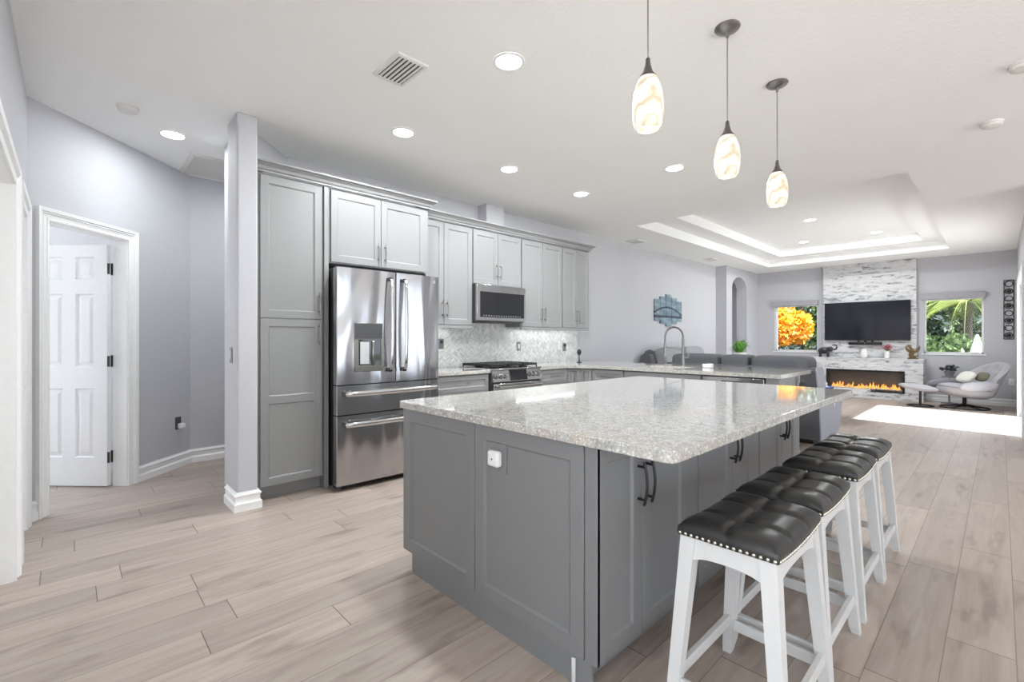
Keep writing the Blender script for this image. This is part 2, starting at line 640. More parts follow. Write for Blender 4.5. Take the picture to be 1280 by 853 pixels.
def baseboard(name, p0, p1, h=0.135, t=0.024, mat='trim'):
    """skirting along p0 -> p1, thickness towards the left of the direction"""
    p0, p1 = Vector(p0), Vector(p1)
    dv = (p1 - p0)
    dn = dv.normalized()
    nrm = Vector((-dn.y, dn.x))
    rings = []
    for p in (p0, p1):
        rings.append([(p.x + nrm.x * u, p.y + nrm.y * u, v) for u, v in base_profile(t, h)])
    return struct(MB().loft(rings).build(name, mat))


m = MB()
ring_in = [(0.872, 3.80), (1.008, 3.80), (1.008, 3.895), (0.872, 4.09)]
rings = []
for u, v in base_profile(0.024, 0.135):
    rings.append([(0.872 - u, 3.80 - u, v), (1.008 + u, 3.80 - u, v), (1.008 + u, 4.09, v), (0.872 - u, 4.09, v)])
m.loft(rings)
struct(m.build('baseboard_pillar', 'trim'))

# left wall with two door openings
m = MB()
XL = -0.215
for a, b in ((1.0, 2.28), (3.52, 3.80), (4.40, 4.57)):
    m.box(XL - 0.12, XL, a, b, 0, CZ)
m.box(XL - 0.12, XL, 2.28, 3.52, 2.06, CZ)
m.box(XL - 0.12, XL, 3.80, 4.40, 2.06, CZ)
struct(m.build('wall_left', 'wall', smooth=False))


def casing_poly(w=0.085):
    return [(0, 0), (0, 0.012), (w * 0.16, 0.014), (w * 0.22, 0.009), (w * 0.5, 0.012), (w * 0.56, 0.02), (w * 0.64, 0.013), (w * 0.72, 0.024), (w, 0.028), (w, 0)]


def door_casing(root, x0, x1, ztop, w=0.085, yf=0.0, name='casing', depth=0.12):
    """in local frame: opening x0..x1, wall face at y = yf, room on the -y side"""
    m = MB()
    pr = casing_poly(w)
    # mitred legs and head
    for s, xe in ((-1, x0), (1, x1)):
        m.loft([[(xe + s * u, yf - v, 0) for u, v in pr], [(xe + s * u, yf - v, ztop + u) for u, v in pr]])
    m.loft([[(x0 - u, yf - v, ztop + u) for u, v in pr], [(x1 + u, yf - v, ztop + u) for u, v in pr]])
    # jambs
    m.box(x0 - 0.012, x0 + 0.006, yf, yf + depth, 0, ztop)
    m.box(x1 - 0.006, x1 + 0.012, yf, yf + depth, 0, ztop)
    m.box(x0, x1, yf, yf + depth, ztop - 0.006, ztop + 0.012)
    return m.build(name, 'trim', root)


def panel_door_mesh(w, h, cols, rows, th=0.035):
    """raised panel slab, x 0..w, y 0..th, front at y=0 and back panels too; rows = list of (z0, z1)"""
    m = MB()
    xs = [0]
    for a, b in cols: xs += [a, b]
    xs.append(w)
    zs = [0]
    for a, b in rows: zs += [a, b]
    zs.append(h)
    for i in range(len(xs) - 1):
        for j in range(len(zs) - 1):
            a, b, c, e = xs[i], xs[i + 1], zs[j], zs[j + 1]
            if i % 2 == 1 and j % 2 == 1:
                for y, s in ((0, 1), (th, -1)):
                    k1, k2, k3 = 0.012, 0.02, 0.045
                    def ring(k, dy):
                        return [(a + k, y + s * dy, c + k), (b - k, y + s * dy, c + k), (b - k, y + s * dy, e - k), (a + k, y + s * dy, e - k)]
                    rs = [ring(0, 0), ring(0.010, 0.013), ring(0.022, 0.013), ring(0.046, 0.004)]
                    for q in range(3):
                        for t in range(4):
                            u = (t + 1) % 4
                            m.quad(rs[q][t], rs[q][u], rs[q + 1][u], rs[q + 1][t])
                    m.quad(*rs[3])
            else:
                m.quad((a, 0, c), (b, 0, c), (b, 0, e), (a, 0, e))
                m.quad((a, th, c), (b, th, c), (b, th, e), (a, th, e))
    m.quad((0, 0, 0), (0, th, 0), (0, th, h), (0, 0, h))
    m.quad((w, 0, 0), (w, th, 0), (w, th, h), (w, 0, h))
    m.quad((0, 0, h), (w, 0, h), (w, th, h), (0, th, h))
    m.quad((0, 0, 0), (w, 0, 0), (w, th, 0), (0, th, 0))
    bmesh.ops.remove_doubles(m.b, verts=m.b.verts[:], dist=1e-5)
    return m


ROWS = [(0.24, 0.82), (1.0, 1.62), (1.74, 1.93)]


def cols_for(w):
    return [(0.11, w / 2 - 0.055), (w / 2 + 0.055, w - 0.11)]


# door 1 : nearest left door (only its casing edge is in view)
# wall faces +X: local x = +Y, local -y = +X  -> rz = +90
d1 = sroot('door_1', (XL, 0, 0), R(90))
door_casing(d1, 2.30, 3.50, 2.05)
s = panel_door_mesh(1.18, 2.02, cols_for(1.18), ROWS).build('slab', 'door', d1, (2.31, 0.05, 0.012))
MB().lathe([(0.012, 0), (0.012, 0.03), (0.026, 0.04), (0.028, 0.055), (0.018, 0.068), (0.004, 0.07)], (1.10, 0, 0.92), 16, 'y').build('knob', 'nickel', s).rotation_euler = (0, 0, 0)
d2 = sroot('door_2', (XL, 0, 0), R(90))
door_casing(d2, 3.815, 4.385, 2.05)
s = panel_door_mesh(0.52, 2.02, [(0.09, 0.43)], [(0.24, 0.95), (1.08, 1.92)]).build('slab', 'door', d2, (3.825, 0.03, 0.012))
MB().lathe([(0.008, 0), (0.008, -0.015), (0.018, -0.022), (0.018, -0.032), (0.006, -0.038)], (0.44, 0, 0.93), 14, 'y').build('knob', 'whiteplastic', s)
# diagonal wall with the open door : wall runs from (-0.215,4.55) at 45 degrees
DX, DY = -0.215, 4.55
q2 = math.sqrt(2)
d3 = sroot('door_3', (DX, DY, 0), R(45))
ou0, ou1 = 0.14, 0.80          # opening along the wall
UW = 1.545
wd = sroot('wall_diagonal', (DX, DY, 0), R(45))
m = MB()
m.box(-0.06, ou0, 0, 0.12, 0, CZ)
m.box(ou1, UW, 0, 0.12, 0, CZ)
m.box(ou0, ou1, 0, 0.12, 2.10, CZ)
m.build('wall', 'wall', wd, smooth=False)
door_casing(d3, ou0, ou1, 2.09, 0.085)
slab = panel_door_mesh(0.66, 2.03, cols_for(0.66), ROWS).build('slab', 'door', d3)
slab.rotation_euler = (0, 0, R(90))
slab.location = (ou1 - 0.012, 0.135, 0.012)
for z in (0.24, 1.05, 1.83):
    m = MB()
    m.box(0.0, 0.032, -0.004, 0.001, z - 0.045, z + 0.045)
    m.box(-0.02, 0.0, 0.03, 0.034, z - 0.045, z + 0.045)
    m.cyl((-0.006, -0.006, z - 0.05), 0.007, 0.10, 10)
    m.build('hinge', 'iron', slab)
# the little room behind the door
bk = sroot('wall_backroom', (DX, DY, 0), R(45))
m = MB()
m.box(-0.55, -0.45, 0.12, 2.2, 0, CZ)
m.box(1.30, 1.40, 0.14, 2.2, 0, CZ)
m.build('wall', 'wall', bk, smooth=False)
# hall wall beyond the pillar
ux, uy = DX + UW / q2, DY + UW / q2
struct(MB().box(ux, 2.6, uy, uy + 0.12, 0, CZ).build('wall_hall', 'wall', smooth=False))
struct(MB().box(2.5, 2.6, 4.6, uy, 0, CZ).build('wall_hallend', 'wall', smooth=False))
bd = baseboard('baseboard_hall', (2.5, uy), (ux, uy))
baseboard('baseboard_diagonal', (ux, uy), (DX + 0.888 / q2, DY + 0.888 / q2))
baseboard('baseboard_corner', (DX + 0.052 / q2, DY + 0.052 / q2), (DX, DY))

# far left: step and arched opening
m = MB()
YA = 4.22
ax0, ax1, spr, rise = 10.96, 11.86, 2.40, 0.30
m.box(10.65, ax0, YA, YW + 0.14, 0, CZ)
m.box(ax1, XT, YA, YA + 0.24, 0, CZ)
N = 20
pts = [((ax0 + ax1) / 2 - (ax1 - ax0) / 2 * math.cos(PI * i / N), spr + rise * math.sin(PI * i / N)) for i in range(N + 1)]
for i in range(N):
    (xa, za), (xb, zb) = pts[i], pts[i + 1]
    m.loft([[(xa, YA, za), (xb, YA, zb), (xb, YA, CZ), (xa, YA, CZ)], [(xa, YA + 0.24, za), (xb, YA + 0.24, zb), (xb, YA + 0.24, CZ), (xa, YA + 0.24, CZ)]])
bmesh.ops.remove_doubles(m.b, verts=m.b.verts[:], dist=1e-5)
struct(m.build('wall_arch', 'wall', smooth=False))
struct(MB().box(10.66, 12.2, 4.72, 4.8, 0, CZ).box(10.72, 10.80, 4.605, 4.72, 0, CZ).box(12.0, 12.1, 4.465, 4.72, 0, CZ).box(10.72, 12.0, 4.605, 4.72, 2.62, 2.70).build('wall_niche', 'wall', smooth=False))

# TV wall with two windows
W1 = (2.93, 3.83, 0.96, 2.14)     # left window y0 y1 z0 z1
W2 = (0.21, 1.07, 0.96, 2.14)
m = MB()
m.box(XT, XT + 0.2, YR - 0.2, W2[0], 0, CZ)
m.box(XT, XT + 0.2, W2[1], W1[0], 0, CZ)
m.box(XT, XT + 0.2, W1[1], YW, 0, CZ)
for w in (W1, W2):
    m.box(XT, XT + 0.2, w[0], w[1], 0, w[2])
    m.box(XT, XT + 0.2, w[0], w[1], w[3], CZ)
struct(m.build('wall_television', 'wall', smooth=False))
for i, w in enumerate((W1, W2)):
    r = sroot('window_%d' % (i + 1), (XT, 0, 0))
    f = MB()
    t = 0.03
    for a, b, c, e in ((w[0], w[0] + t, w[2], w[3]), (w[1] - t, w[1], w[2], w[3]), (w[0], w[1], w[2], w[2] + t), (w[0], w[1], w[3] - t, w[3])):
        f.box(0.10, 0.15, a, b, c, e)
    f.build('frame', 'trim', r, smooth=False)
    MB().box(-0.02, 0.12, w[0] - 0.03, w[1] + 0.03, w[2] - 0.03, w[2], 0.004).build('sill', 'trim', r)
    MB().box(0.118, 0.126, w[0] + t, w[1] - t, w[2] + t, w[3] - t).build('glass', 'glass', r, smooth=False)
    k = 'beside the maple view' if i == 0 else 'beside the palm view'
    sh = thing('roller_shade', 'grey roller shade rolled up at the top of the %s window' % ('left' if i == 0 else 'right'), 'shade', (XT, (w[0] + w[1]) / 2, w[3] - 0.10))
    hw = (w[1] - w[0]) / 2 + 0.03
    MB().box(-0.075, -0.001, -hw, hw, 0, 0.115, 0.006, 2).build('cassette', 'blind', sh)
    MB().box(-0.055, -0.015, -hw + 0.03, hw - 0.03, -0.022, 0.0, 0.004).build('hem_bar', 'silver', sh)
baseboard('baseboard_television', (XT, YR + 0.0), (XT, 1.03))
baseboard('baseboard_televisionleft', (XT, 2.95), (XT, YA))
baseboard('baseboard_arch', (ax0, YA), (10.65, YA))
baseboard('baseboard_step', (10.65, YA), (10.65, YW))
baseboard('baseboard_kitchen', (10.65, YW), (5.9, YW))

# right wall with the sliding glass door (sun comes in here)
SX0, SX1, SZ = 8.78, 11.1, 2.12
m = MB()
m.box(SX1, XT, YR - 0.16, YR, 0, CZ)
m.box(7.4, SX0, YR - 0.16, YR, 0, CZ)
m.box(SX0, SX1, YR - 0.16, YR, SZ, CZ)
m.box(7.4, 7.54, YE, YR - 0.16, 0, CZ)
struct(m.build('wall_right', 'wall', smooth=False))
m = MB()
for a, b in [(-3.2 + 1.16 * k, -2.85 + 1.16 * k) for k in range(10)]:  # unseen piers, added to put stripes into the refrigerator's reflections
    m.box(a, b, YE, YE + 0.2, 0, CZ)
m.box(-3.2, 7.4, YE, YE + 0.2, 2.45, CZ)
struct(m.build('wall_added_rear', 'wall', smooth=False))
m = MB()
for a, b in ((-6.2, -5.0), (-2.6, -1.6)):  # unseen side piers, added for more bright and dark reflected strips
    m.box(-3.2, -3.0, max(a, YE + 0.2), b, 0, CZ)
struct(m.build('wall_added_side', 'wall', smooth=False))
dr = sroot('door_4', (0, YR, 0))
m = MB()
w = 0.10
m.box(SX0 - w, SX0, 0, 0.028, 0, SZ + w); m.box(SX1, SX1 + w, 0, 0.028, 0, SZ + w); m.box(SX0, SX1, 0, 0.028, SZ, SZ + w)
m.build('casing', 'trim', dr, smooth=False)
m = MB()
for xc in (SX0 + 0.02, 9.42, 10.3, SX1 - 0.02):
    m.box(xc - 0.022, xc + 0.022, -0.12, -0.07, 0.02, SZ)
m.box(SX0, SX1, -0.12, -0.07, SZ - 0.05, SZ); m.box(SX0, SX1, -0.14, -0.05, 0, 0.03)
m.build('frame', 'trim', dr, smooth=False)
MB().box(SX0 + 0.03, SX1 - 0.03, -0.098, -0.094, 0.03, SZ - 0.05).build('glass', 'glass', dr, smooth=False)

# ------------------------------------------------------------------ cabinet builders (local: x width, -y front, z up)
def shaker(x0, x1, z0, z1, splits=(), th=0.02, fw=0.058, rec=0.009, yf=0.0):
    """panel front at y = yf, body going to yf + th"""
    m = MB()
    m.box(x0, x0 + fw, yf, yf + th, z0, z1, 0.0015)
    m.box(x1 - fw, x1, yf, yf + th, z0, z1, 0.0015)
    edges = [z0] + list(splits) + [z1]
    rails = [(z0, z0 + fw)] + [(s - fw / 2, s + fw / 2) for s in splits] + [(z1 - fw, z1)]
    for a, b in rails:
        m.box(x0 + fw - 0.001, x1 - fw + 0.001, yf + 0.0002, yf + th, a, b)
    for i in range(len(rails) - 1):
        a, b = rails[i][1], rails[i + 1][0]
        xa, xb = x0 + fw, x1 - fw
        k = 0.009
        o = [(xa, yf + 0.001, a), (xb, yf + 0.001, a), (xb, yf + 0.001, b), (xa, yf + 0.001, b)]
        n = [(xa + k, yf + rec, a + k), (xb - k, yf + rec, a + k), (xb - k, yf + rec, b - k), (xa + k, yf + rec, b - k)]
        for t in range(4):
            u = (t + 1) % 4
            m.quad(o[t], o[u], n[u], n[t])
        m.quad(*n)
    return m


def pull(parent, x, z, L=0.15, vert=True, mat='nickel', yf=0.0, r=0.0052, arch=0.012, tail=0.016):
    m = MB()
    n = 10
    pts = []
    for i in range(n + 1):
        t = i / n * 2 - 1
        p = t * (L / 2 + tail)
        y = yf - 0.030 - arch * (1 - t * t) + 0.004
        pts.append((x, y, z + p) if vert else (x + p, y, z))
    m.tube(pts, r, 8)
    for s in (-1, 1):
        p = s * L / 2 * 0.86
        c = (x, yf, z + p) if vert else (x + p, yf, z)
        m.lathe([(r * 0.95, 0.0), (r * 0.95, -0.034)], c, 8, 'y')
    return m.build('handle', mat, parent)


def cabinet(name, label, loc, rz, W, D, z0, z1, fronts, group=None, paint='cab', toe=0.0, handle='nickel', hollow=False):
    """fronts: list of dict(kind,x0,x1,z0,z1,splits,handle=(x,z,L,vert))"""
    t = thing(name, label, 'cabinet', loc, rz, group)
    m = MB()
    if toe:
        if hollow:
            m.box(0, W, 0.0, D, toe, 0.64); m.box(0, W, 0.0, 0.12, 0.64, z1); m.box(0, W, D - 0.02, D, 0.64, z1)
        else:
            m.box(0, W, 0.0, D, toe, z1)
        m.build('carcass', paint, t, smooth=False)
        MB().box(0.0, W, 0.065, 0.083, 0, toe).build('toe_kick', paint, t, smooth=False)
    else:
        m.box(0, W, 0.0, D, z0, z1)
        m.build('carcass', paint, t, smooth=False)
    for f in fronts:
        fw = f.get('fw', 0.058)
        o = shaker(f['x0'], f['x1'], f['z0'], f['z1'], f.get('splits', ()), yf=-0.021, fw=fw).build(f['kind'], paint, t)
        for h in f.get('handles', ()):
            pull(o, h[0], h[1], h[2], h[3], handle, -0.021)
    return t


TOPZ = 2.53
g = 0.003
# pantry (front of doors Y=3.885)
YP = 3.906
pc = cabinet('pantry_cabinet', 'tall grey pantry cabinet beside the pillar, its lower door in two panels', (1.02, YP, 0), 0, 0.51, YW - YP - 0.005, 0, TOPZ,
        [dict(kind='door', x0=0.028, x1=0.494, z0=0.114, z1=1.408, splits=(0.776,), handles=((0.468, 1.29, 0.15, True),)),
         dict(kind='door', x0=0.028, x1=0.494, z0=1.414, z1=2.512, handles=((0.468, 1.54, 0.15, True),))], toe=0.105)
MB().box(0.513, 0.551, 3.885 - YP, YW - 0.005 - YP, 0, TOPZ, 0.001).build('side_panel', 'cab', pc, smooth=False)
fc = cabinet('wall_cabinet', 'grey two-door wall cabinet above the refrigerator', (1.572, YP, 0), 0, 0.992, YW - YP - 0.005, 1.895, TOPZ,
        [dict(kind='door', x0=0.02, x1=0.476, z0=1.905, z1=2.512, handles=((0.445, 2.03, 0.13, True),)),
         dict(kind='door', x0=0.481, x1=0.95, z0=1.905, z1=2.512, handles=((0.512, 2.03, 0.13, True),))])
MB().box(0.965, 0.985, 0.0, YW - 0.005 - YP, 0, 1.893, 0.001).build('side_panel', 'cab', fc, smooth=False)
# upper cabinets
YU = 4.171
UD = YW - YU - 0.005
ub, ut = 1.405, 2.512
U = [(2.566, 3.33, 2.931, ub, 'grey wall cabinet right beside the refrigerator'), (3.33, 4.115, 3.716, 1.89, 'short grey wall cabinet above the microwave'),
     (4.115, 4.906, 4.508, ub, 'grey wall cabinet just right of the microwave'), (4.906, 5.51, 5.221, ub, 'last grey wall cabinet at the end of the row')]
for x0, x1, sp, zb, lb in U:
    hz = zb + 0.17
    hl = 0.15 if zb < 1.6 else 0.14
    cabinet('wall_cabinet', lb, (x0, YU, 0), 0, x1 - x0, UD, zb, TOPZ,
            [dict(kind='door', x0=0.009, x1=sp - x0 - 0.0025, z0=zb + 0.004, z1=ut, handles=((sp - x0 - 0.03, hz, hl, True),)),
             dict(kind='door', x0=sp - x0 + 0.0025, x1=x1 - x0 - 0.009, z0=zb + 0.004, z1=ut, handles=((sp - x0 + 0.03, hz, hl, True),))])
for i, (x0, x1, nm) in enumerate(((2.568, 3.328, 'left'), (4.117, 5.508, 'right'))):
    tag(MB().box(x0, x1, YU - 0.018, YU + 0.004, ub - 0.035, ub - 0.001, 0.002).build('light_rail', 'cab'), 'grey light rail under the wall cabinets %s of the microwave' % nm, 'moulding')


def crown(name, label, x0, x1, yf, yb, zb, ret_left=False):
    pr = [(0, 0), (-0.012, 0), (-0.012, 0.014), (-0.022, 0.02), (-0.03, 0.04), (-0.055, 0.06), (-0.066, 0.064), (-0.066, 0.078), (0, 0.078)]
    m = MB()
    m.loft([[(x0, yf + u, zb + v) for u, v in pr], [(x1 - u, yf + u, zb + v) for u, v in pr]])
    m.loft([[(x1 - u, yf + u, zb + v) for u, v in pr], [(x1 - u, yb, zb + v) for u, v in pr]])
    return tag(m.build(name, 'cab'), label, 'moulding')


crown('crown_moulding', 'grey crown moulding on top of the pantry and refrigerator cabinets', 1.01, 2.565, YP - 0.02, YW - 0.003, TOPZ + 0.0005)
crown('crown_moulding', 'grey crown moulding along the lower row of wall cabinets', 2.64, 5.515, YU - 0.02, YW - 0.003, TOPZ + 0.0005)

# under cabinet light strips (real lamps of the place)
for x0, x1, lb in ((2.7, 3.2, 'left of the range'), (4.2, 5.4, 'right of the range')):
    t = thing('undercabinet_light', 'thin light strip under the wall cabinets %s' % lb, 'light', ((x0 + x1) / 2, 4.33, ub - 0.002))
    hw = (x1 - x0) / 2
    MB().box(-hw, hw, -0.012, 0.012, -0.012, 0, 0.002).build('housing', 'whiteplastic', t)
    L = bpy.data.lights.new('strip_light', 'AREA'); L.shape = 'RECTANGLE'; L.size = 2 * hw; L.size_y = 0.02; L.energy = 0.8 * 2 * hw; L.color = (0.95, 0.98, 1.0)
    lo = bpy.data.objects.new('strip_light', L); C.objects.link(lo); lo.parent = t; lo.location = (0, 0, -0.014)

# backsplash
tag(MB().box(2.566, 5.605, YW - 0.012, YW - 0.001, 0.915, 1.40).box(3.334, 4.112, YW - 0.012, YW - 0.001, 1.40, 1.452).build('backsplash', 'splash', smooth=False), 'pale marble mosaic backsplash between counter and wall cabinets', 'backsplash')

# base cabinets on the wall
YB = 3.872
BD = YW - YB - 0.005
BT = 0.875


def base_fronts(x0, x1, doors=2, false=False):
    fr = [dict(kind='drawer', x0=x0, x1=x1, z0=0.70, z1=0.862, fw=0.042, handles=() if false else (((x0 + x1) / 2, 0.781, 0.15, False),))]
    n = doors
    w = (x1 - x0) / n
    for i in range(n):
        a, b = x0 + i * w + (0.0015 if i else 0), x0 + (i + 1) * w - (0.0015 if i < n - 1 else 0)
        hx = (b - 0.03) if (i == 0 and n > 1) else (a + 0.03)
        fr.append(dict(kind='door', x0=a, x1=b, z0=0.114, z1=0.695, handles=((hx, 0.59, 0.15, True),)))
    return fr


cabinet('base_cabinet', 'grey base cabinet between the refrigerator and the range', (2.566, YB, 0), 0, 0.762, BD, 0, BT, base_fronts(0.02, 0.742), toe=0.105)
cabinet('base_cabinet', 'grey base cabinet just right of the range', (4.125, YB, 0), 0, 0.545, BD, 0, BT, base_fronts(0.012, 0.53, 1), toe=0.105)
# diagonal corner cabinet
XB = 4.842
t = thing('corner_cabinet', 'grey angled corner cabinet where the wall counter meets the peninsula', 'cabinet', (4.675, YB, 0))
MB().prism([(0, 0), (XB - 4.675, 3.60 - YB), (1.0, 3.60 - YB), (1.0, BD), (0, BD)], 'z', 0.105, BT).build('carcass', 'cab', t, smooth=False)
cl = math.hypot(XB - 4.675, 3.60 - YB)
ca = math.atan2(3.60 - YB, XB - 4.675)
for a, b, hx in ((0.008, cl / 2 - 0.002, cl / 2 - 0.06), (cl / 2 + 0.002, cl - 0.008, cl / 2 + 0.06)):
    o = shaker(a, b, 0.114, 0.862, yf=-0.021, fw=0.03).build('door', 'cab', t)
    o.rotation_euler = (0, 0, ca)
    pull(o, hx, 0.76, 0.13, True, 'darknickel', -0.021)
# peninsula cabinets face -X : rz=-90, local x = -Y
def pen(name, label, ya, yb, fronts, **k):
    return cabinet(name, label, (XB, ya, 0), R(-90), ya - yb, 0.60, 0, BT, fronts, toe=0.105, **k)
pen('base_cabinet', 'grey peninsula base cabinet next to the angled corner', 3.595, 3.12, base_fronts(0.01, 0.465, 1))
pen('sink_cabinet', 'grey peninsula base cabinet below the sink and faucet', 3.118, 2.17, [dict(kind='drawer', x0=0.008, x1=0.472, z0=0.70, z1=0.862, fw=0.042), dict(kind='drawer', x0=0.476, x1=0.94, z0=0.70, z1=0.862, fw=0.042),
    dict(kind='door', x0=0.008, x1=0.472, z0=0.114, z1=0.695, handles=((0.44, 0.59, 0.15, True),)), dict(kind='door', x0=0.476, x1=0.94, z0=0.114, z1=0.695, handles=((0.508, 0.59, 0.15, True),))], hollow=True)
# dishwasher
t = thing('dishwasher', 'stainless dishwasher in the peninsula with a dark pocket handle', 'dishwasher', (XB, 2.165, 0), R(-90))
MB().box(0.01, 0.61, 0.0, 0.57, 0.10, 0.868).build('body', 'darkgrey', t, smooth=False)
MB().box(0.012, 0.608, -0.028, 0.0, 0.115, 0.862, 0.004, 2).build('door', 'steelflat', t)
MB().box(0.20, 0.42, -0.0295, -0.02, 0.80, 0.83, 0.003).build('handle', 'glassblack', t)
MB().box(0.01, 0.61, 0.05, 0.07, 0.0, 0.10).build('toe_kick', 'blackplastic', t, smooth=False)
# end of the peninsula
t = thing('peninsula_end_panel', 'pale grey end panel and post closing the peninsula on the living room side', 'panel', (XB, 1.43, 0))
m = MB().box(-0.02, 0.62, 0.02, 0.115, 0, BT)
m.build('body', 'cab', t, smooth=False)
o = shaker(-0.02, 0.50, 0.114, 0.87, yf=0.0, fw=0.07).build('panel', 'cab', t)
m = MB().box(0.50, 0.58, -0.02, 0.06, 0.0, 0.12, 0.004).box(0.51, 0.57, -0.012, 0.05, 0.12, 0.80).box(0.50, 0.58, -0.02, 0.06, 0.80, BT, 0.004)
m.build('post', 'cab', t)

# countertops
CT0, CT1 = 0.876, 0.914
tag(MB().box(2.566, 3.333, 3.838, YW - 0.013, CT0, CT1, 0.004).build('wall_countertop', 'granite'), 'speckled stone countertop between the refrigerator and the range', 'countertop')
m = MB()
SKX0, SKX1, SKY0, SKY1 = 4.98, 5.40, 2.50, 3.10
ye = YW - 0.013
m.prism([(4.119, 3.838), (4.63, 3.838), (4.80, 3.57), (4.80, SKY1), (5.82, SKY1), (5.82, ye), (4.119, ye)], 'z', CT0, CT1)
m.box(4.80, SKX0, SKY0, SKY1, CT0, CT1)
m.box(SKX1, 5.82, SKY0, SKY1, CT0, CT1)
m.box(4.80, 5.82, 1.41, SKY0, CT0, CT1)
tag(m.build('peninsula_countertop', 'granite', smooth=False), 'L-shaped speckled stone countertop running along the sink peninsula', 'countertop')
t = thing('kitchen_sink', 'undermount sink set in the peninsula countertop', 'sink', (SKX0, SKY0, CT0))
a, b, hgt = SKX1 - SKX0, SKY1 - SKY0, -0.22
m = MB()
m.box(0, a, 0, b, hgt - 0.004, hgt)
for q in ((-0.004, 0, 0, b), (a, a + 0.004, 0, b), (0, a, -0.004, 0), (0, a, b, b + 0.004)):
    m.box(q[0], q[1], q[2], q[3], hgt, -0.001)
m.build('basin', 'ceramic', t, smooth=False)
MB().cyl((a / 2, b / 2, hgt), 0.045, 0.004).build('drain', 'nickel', t)

# faucet : tall spring pull-down
fx_, fy_ = 5.60, 2.755
t = thing('kitchen_faucet', 'tall arched spring faucet behind the peninsula sink', 'faucet', (fx_, fy_, CT1))
m = MB().lathe([(0.03, 0), (0.03, 0.008), (0.024, 0.012), (0.021, 0.11), (0.017, 0.13), (0.016, 0.34), (0.013, 0.35)], n=16)
m.build('body', 'nickel', t)
hd = Vector((-0.75, 0.66, 0)).normalized()
pts = [(0, 0, 0.34)]
for i in range(17):
    a = PI * i / 16
    c = 0.115 * (1 - math.cos(a))
    pts.append((hd.x * c, hd.y * c, 0.365 + 0.12 * math.sin(a)))
pts.append((hd.x * 0.23, hd.y * 0.23, 0.27))
MB().tube(pts, 0.0085, 10).build('hose', 'darknickel', t)
m = MB()
for i in range(0, 150):
    pass
cur = []
L0 = len(pts) - 1
for i in range(241):
    u = i / 240 * (L0 - 1)
    k = int(min(u, L0 - 1)); f = u - k
    p = Vector(pts[k]).lerp(Vector(pts[k + 1]), f)
    tg = (Vector(pts[k + 1]) - Vector(pts[k])).normalized()
    s = tg.cross(Vector((hd.y, -hd.x, 0))).normalized()
    q = s.cross(tg)
    a = i * 2 * PI / 8
    cur.append(tuple(p + s * 0.0125 * math.cos(a) + q * 0.0125 * math.sin(a)))
m.tube(cur, 0.0022, 4)
m.build('spring', 'nickel', t)
e = (hd.x * 0.23, hd.y * 0.23)
MB().lathe([(0.012, 0.29), (0.016, 0.26), (0.016, 0.18), (0.022, 0.14), (0.022, 0.12), (0.008, 0.118)], (e[0], e[1], 0), 14).build('spray_head', 'nickel', t)
MB().tube([(0, 0, 0.19), (e[0] * 0.5, e[1] * 0.5, 0.21), (e[0], e[1], 0.24)], 0.006, 8).build('docking_arm', 'nickel', t)
m = MB().tube([(0, 0, 0.10), (0.04, -0.045, 0.10)], 0.013, 10).tube([(0.04, -0.045, 0.095), (0.05, -0.055, 0.18)], 0.006, 8)
m.build('lever', 'nickel', t)
# small things on the peninsula
t = thing('sponge_dish', 'small round white and dark dish on the peninsula counter', 'dish', (5.42, 2.36, CT1 + 0.0005))
MB().lathe([(0.05, 0), (0.06, 0.004), (0.062, 0.04), (0.055, 0.046), (0.052, 0.03), (0.002, 0.03)], n=20).build('bowl', 'ceramic', t)
MB().box(-0.045, 0.0, 0.0, 0.04, 0.032, 0.062, 0.004).build('sponge', 'darkgrey', t)
t = thing('counter_stand', 'small black round-headed stand at the corner of the wall counter', 'stand', (5.25, 4.13, CT1 + 0.0005))
MB().lathe([(0.035, 0), (0.035, 0.008), (0.008, 0.012), (0.006, 0.10), (0.02, 0.105), (0.02, 0.112), (0.004, 0.114)], n=16).build('base', 'black', t)
MB().sell((0, 0, 0.15), (0.036, 0.03, 0.04), 1, 1).build('head', 'blackplastic', t)
# plates on the backsplash
for i, (x, z, lb) in enumerate(((4.352, 1.153, 'grey wall plate on the backsplash nearest the range'), (5.297, 1.131, 'grey wall plate at the far end of the backsplash'), (3.098, 1.195, 'wall plate with a small plug on the backsplash near the refrigerator'))):
    t = thing('wall_plate', lb, 'outlet', (x, YW - 0.0125, z))
    MB().box(-0.037, 0.037, -0.006, 0, -0.06, 0.06, 0.002).build('plate', 'greyplastic', t)
    if i == 0: MB().box(-0.015, 0.015, -0.009, -0.006, -0.03, 0.03, 0.001).build('rocker', 'whiteplastic', t)
    else:
        MB().box(-0.018, 0.018, -0.03, -0.006, 0.005, 0.045, 0.003).build('plug', 'darkgrey', t)

# ------------------------------------------------------------------ refrigerator
t = thing('refrigerator', 'stainless french door refrigerator with water dispenser and two bottom drawers', 'refrigerator', (1.558, 3.69, 0))
FW = 0.988
MB().box(0.022, FW - 0.022, 0.075, 0.745, 0.03, 1.815, 0.004).build('body', 'blackplastic', t)
MB().box(0.03, FW - 0.03, 0.075, 0.40, 1.8155, 1.845, 0.004).build('hinge_cover', 'darkgrey', t)


def bowed(x0, x1, z0, z1, th=0.07, bow=0.006, holes=None):
    m = MB()
    n = 14
    prof = [(x0 + (x1 - x0) * i / n, -bow * (1 - (2 * i / n - 1) ** 2)) for i in range(n + 1)]
    prof = [(x0, th), (x0, 0.008), (x0 + 0.004, 0.002)] + prof[1:-1] + [(x1 - 0.004, 0.002), (x1, 0.008), (x1, th)]
    m.prism(prof, 'z', z0, z1)
    return m


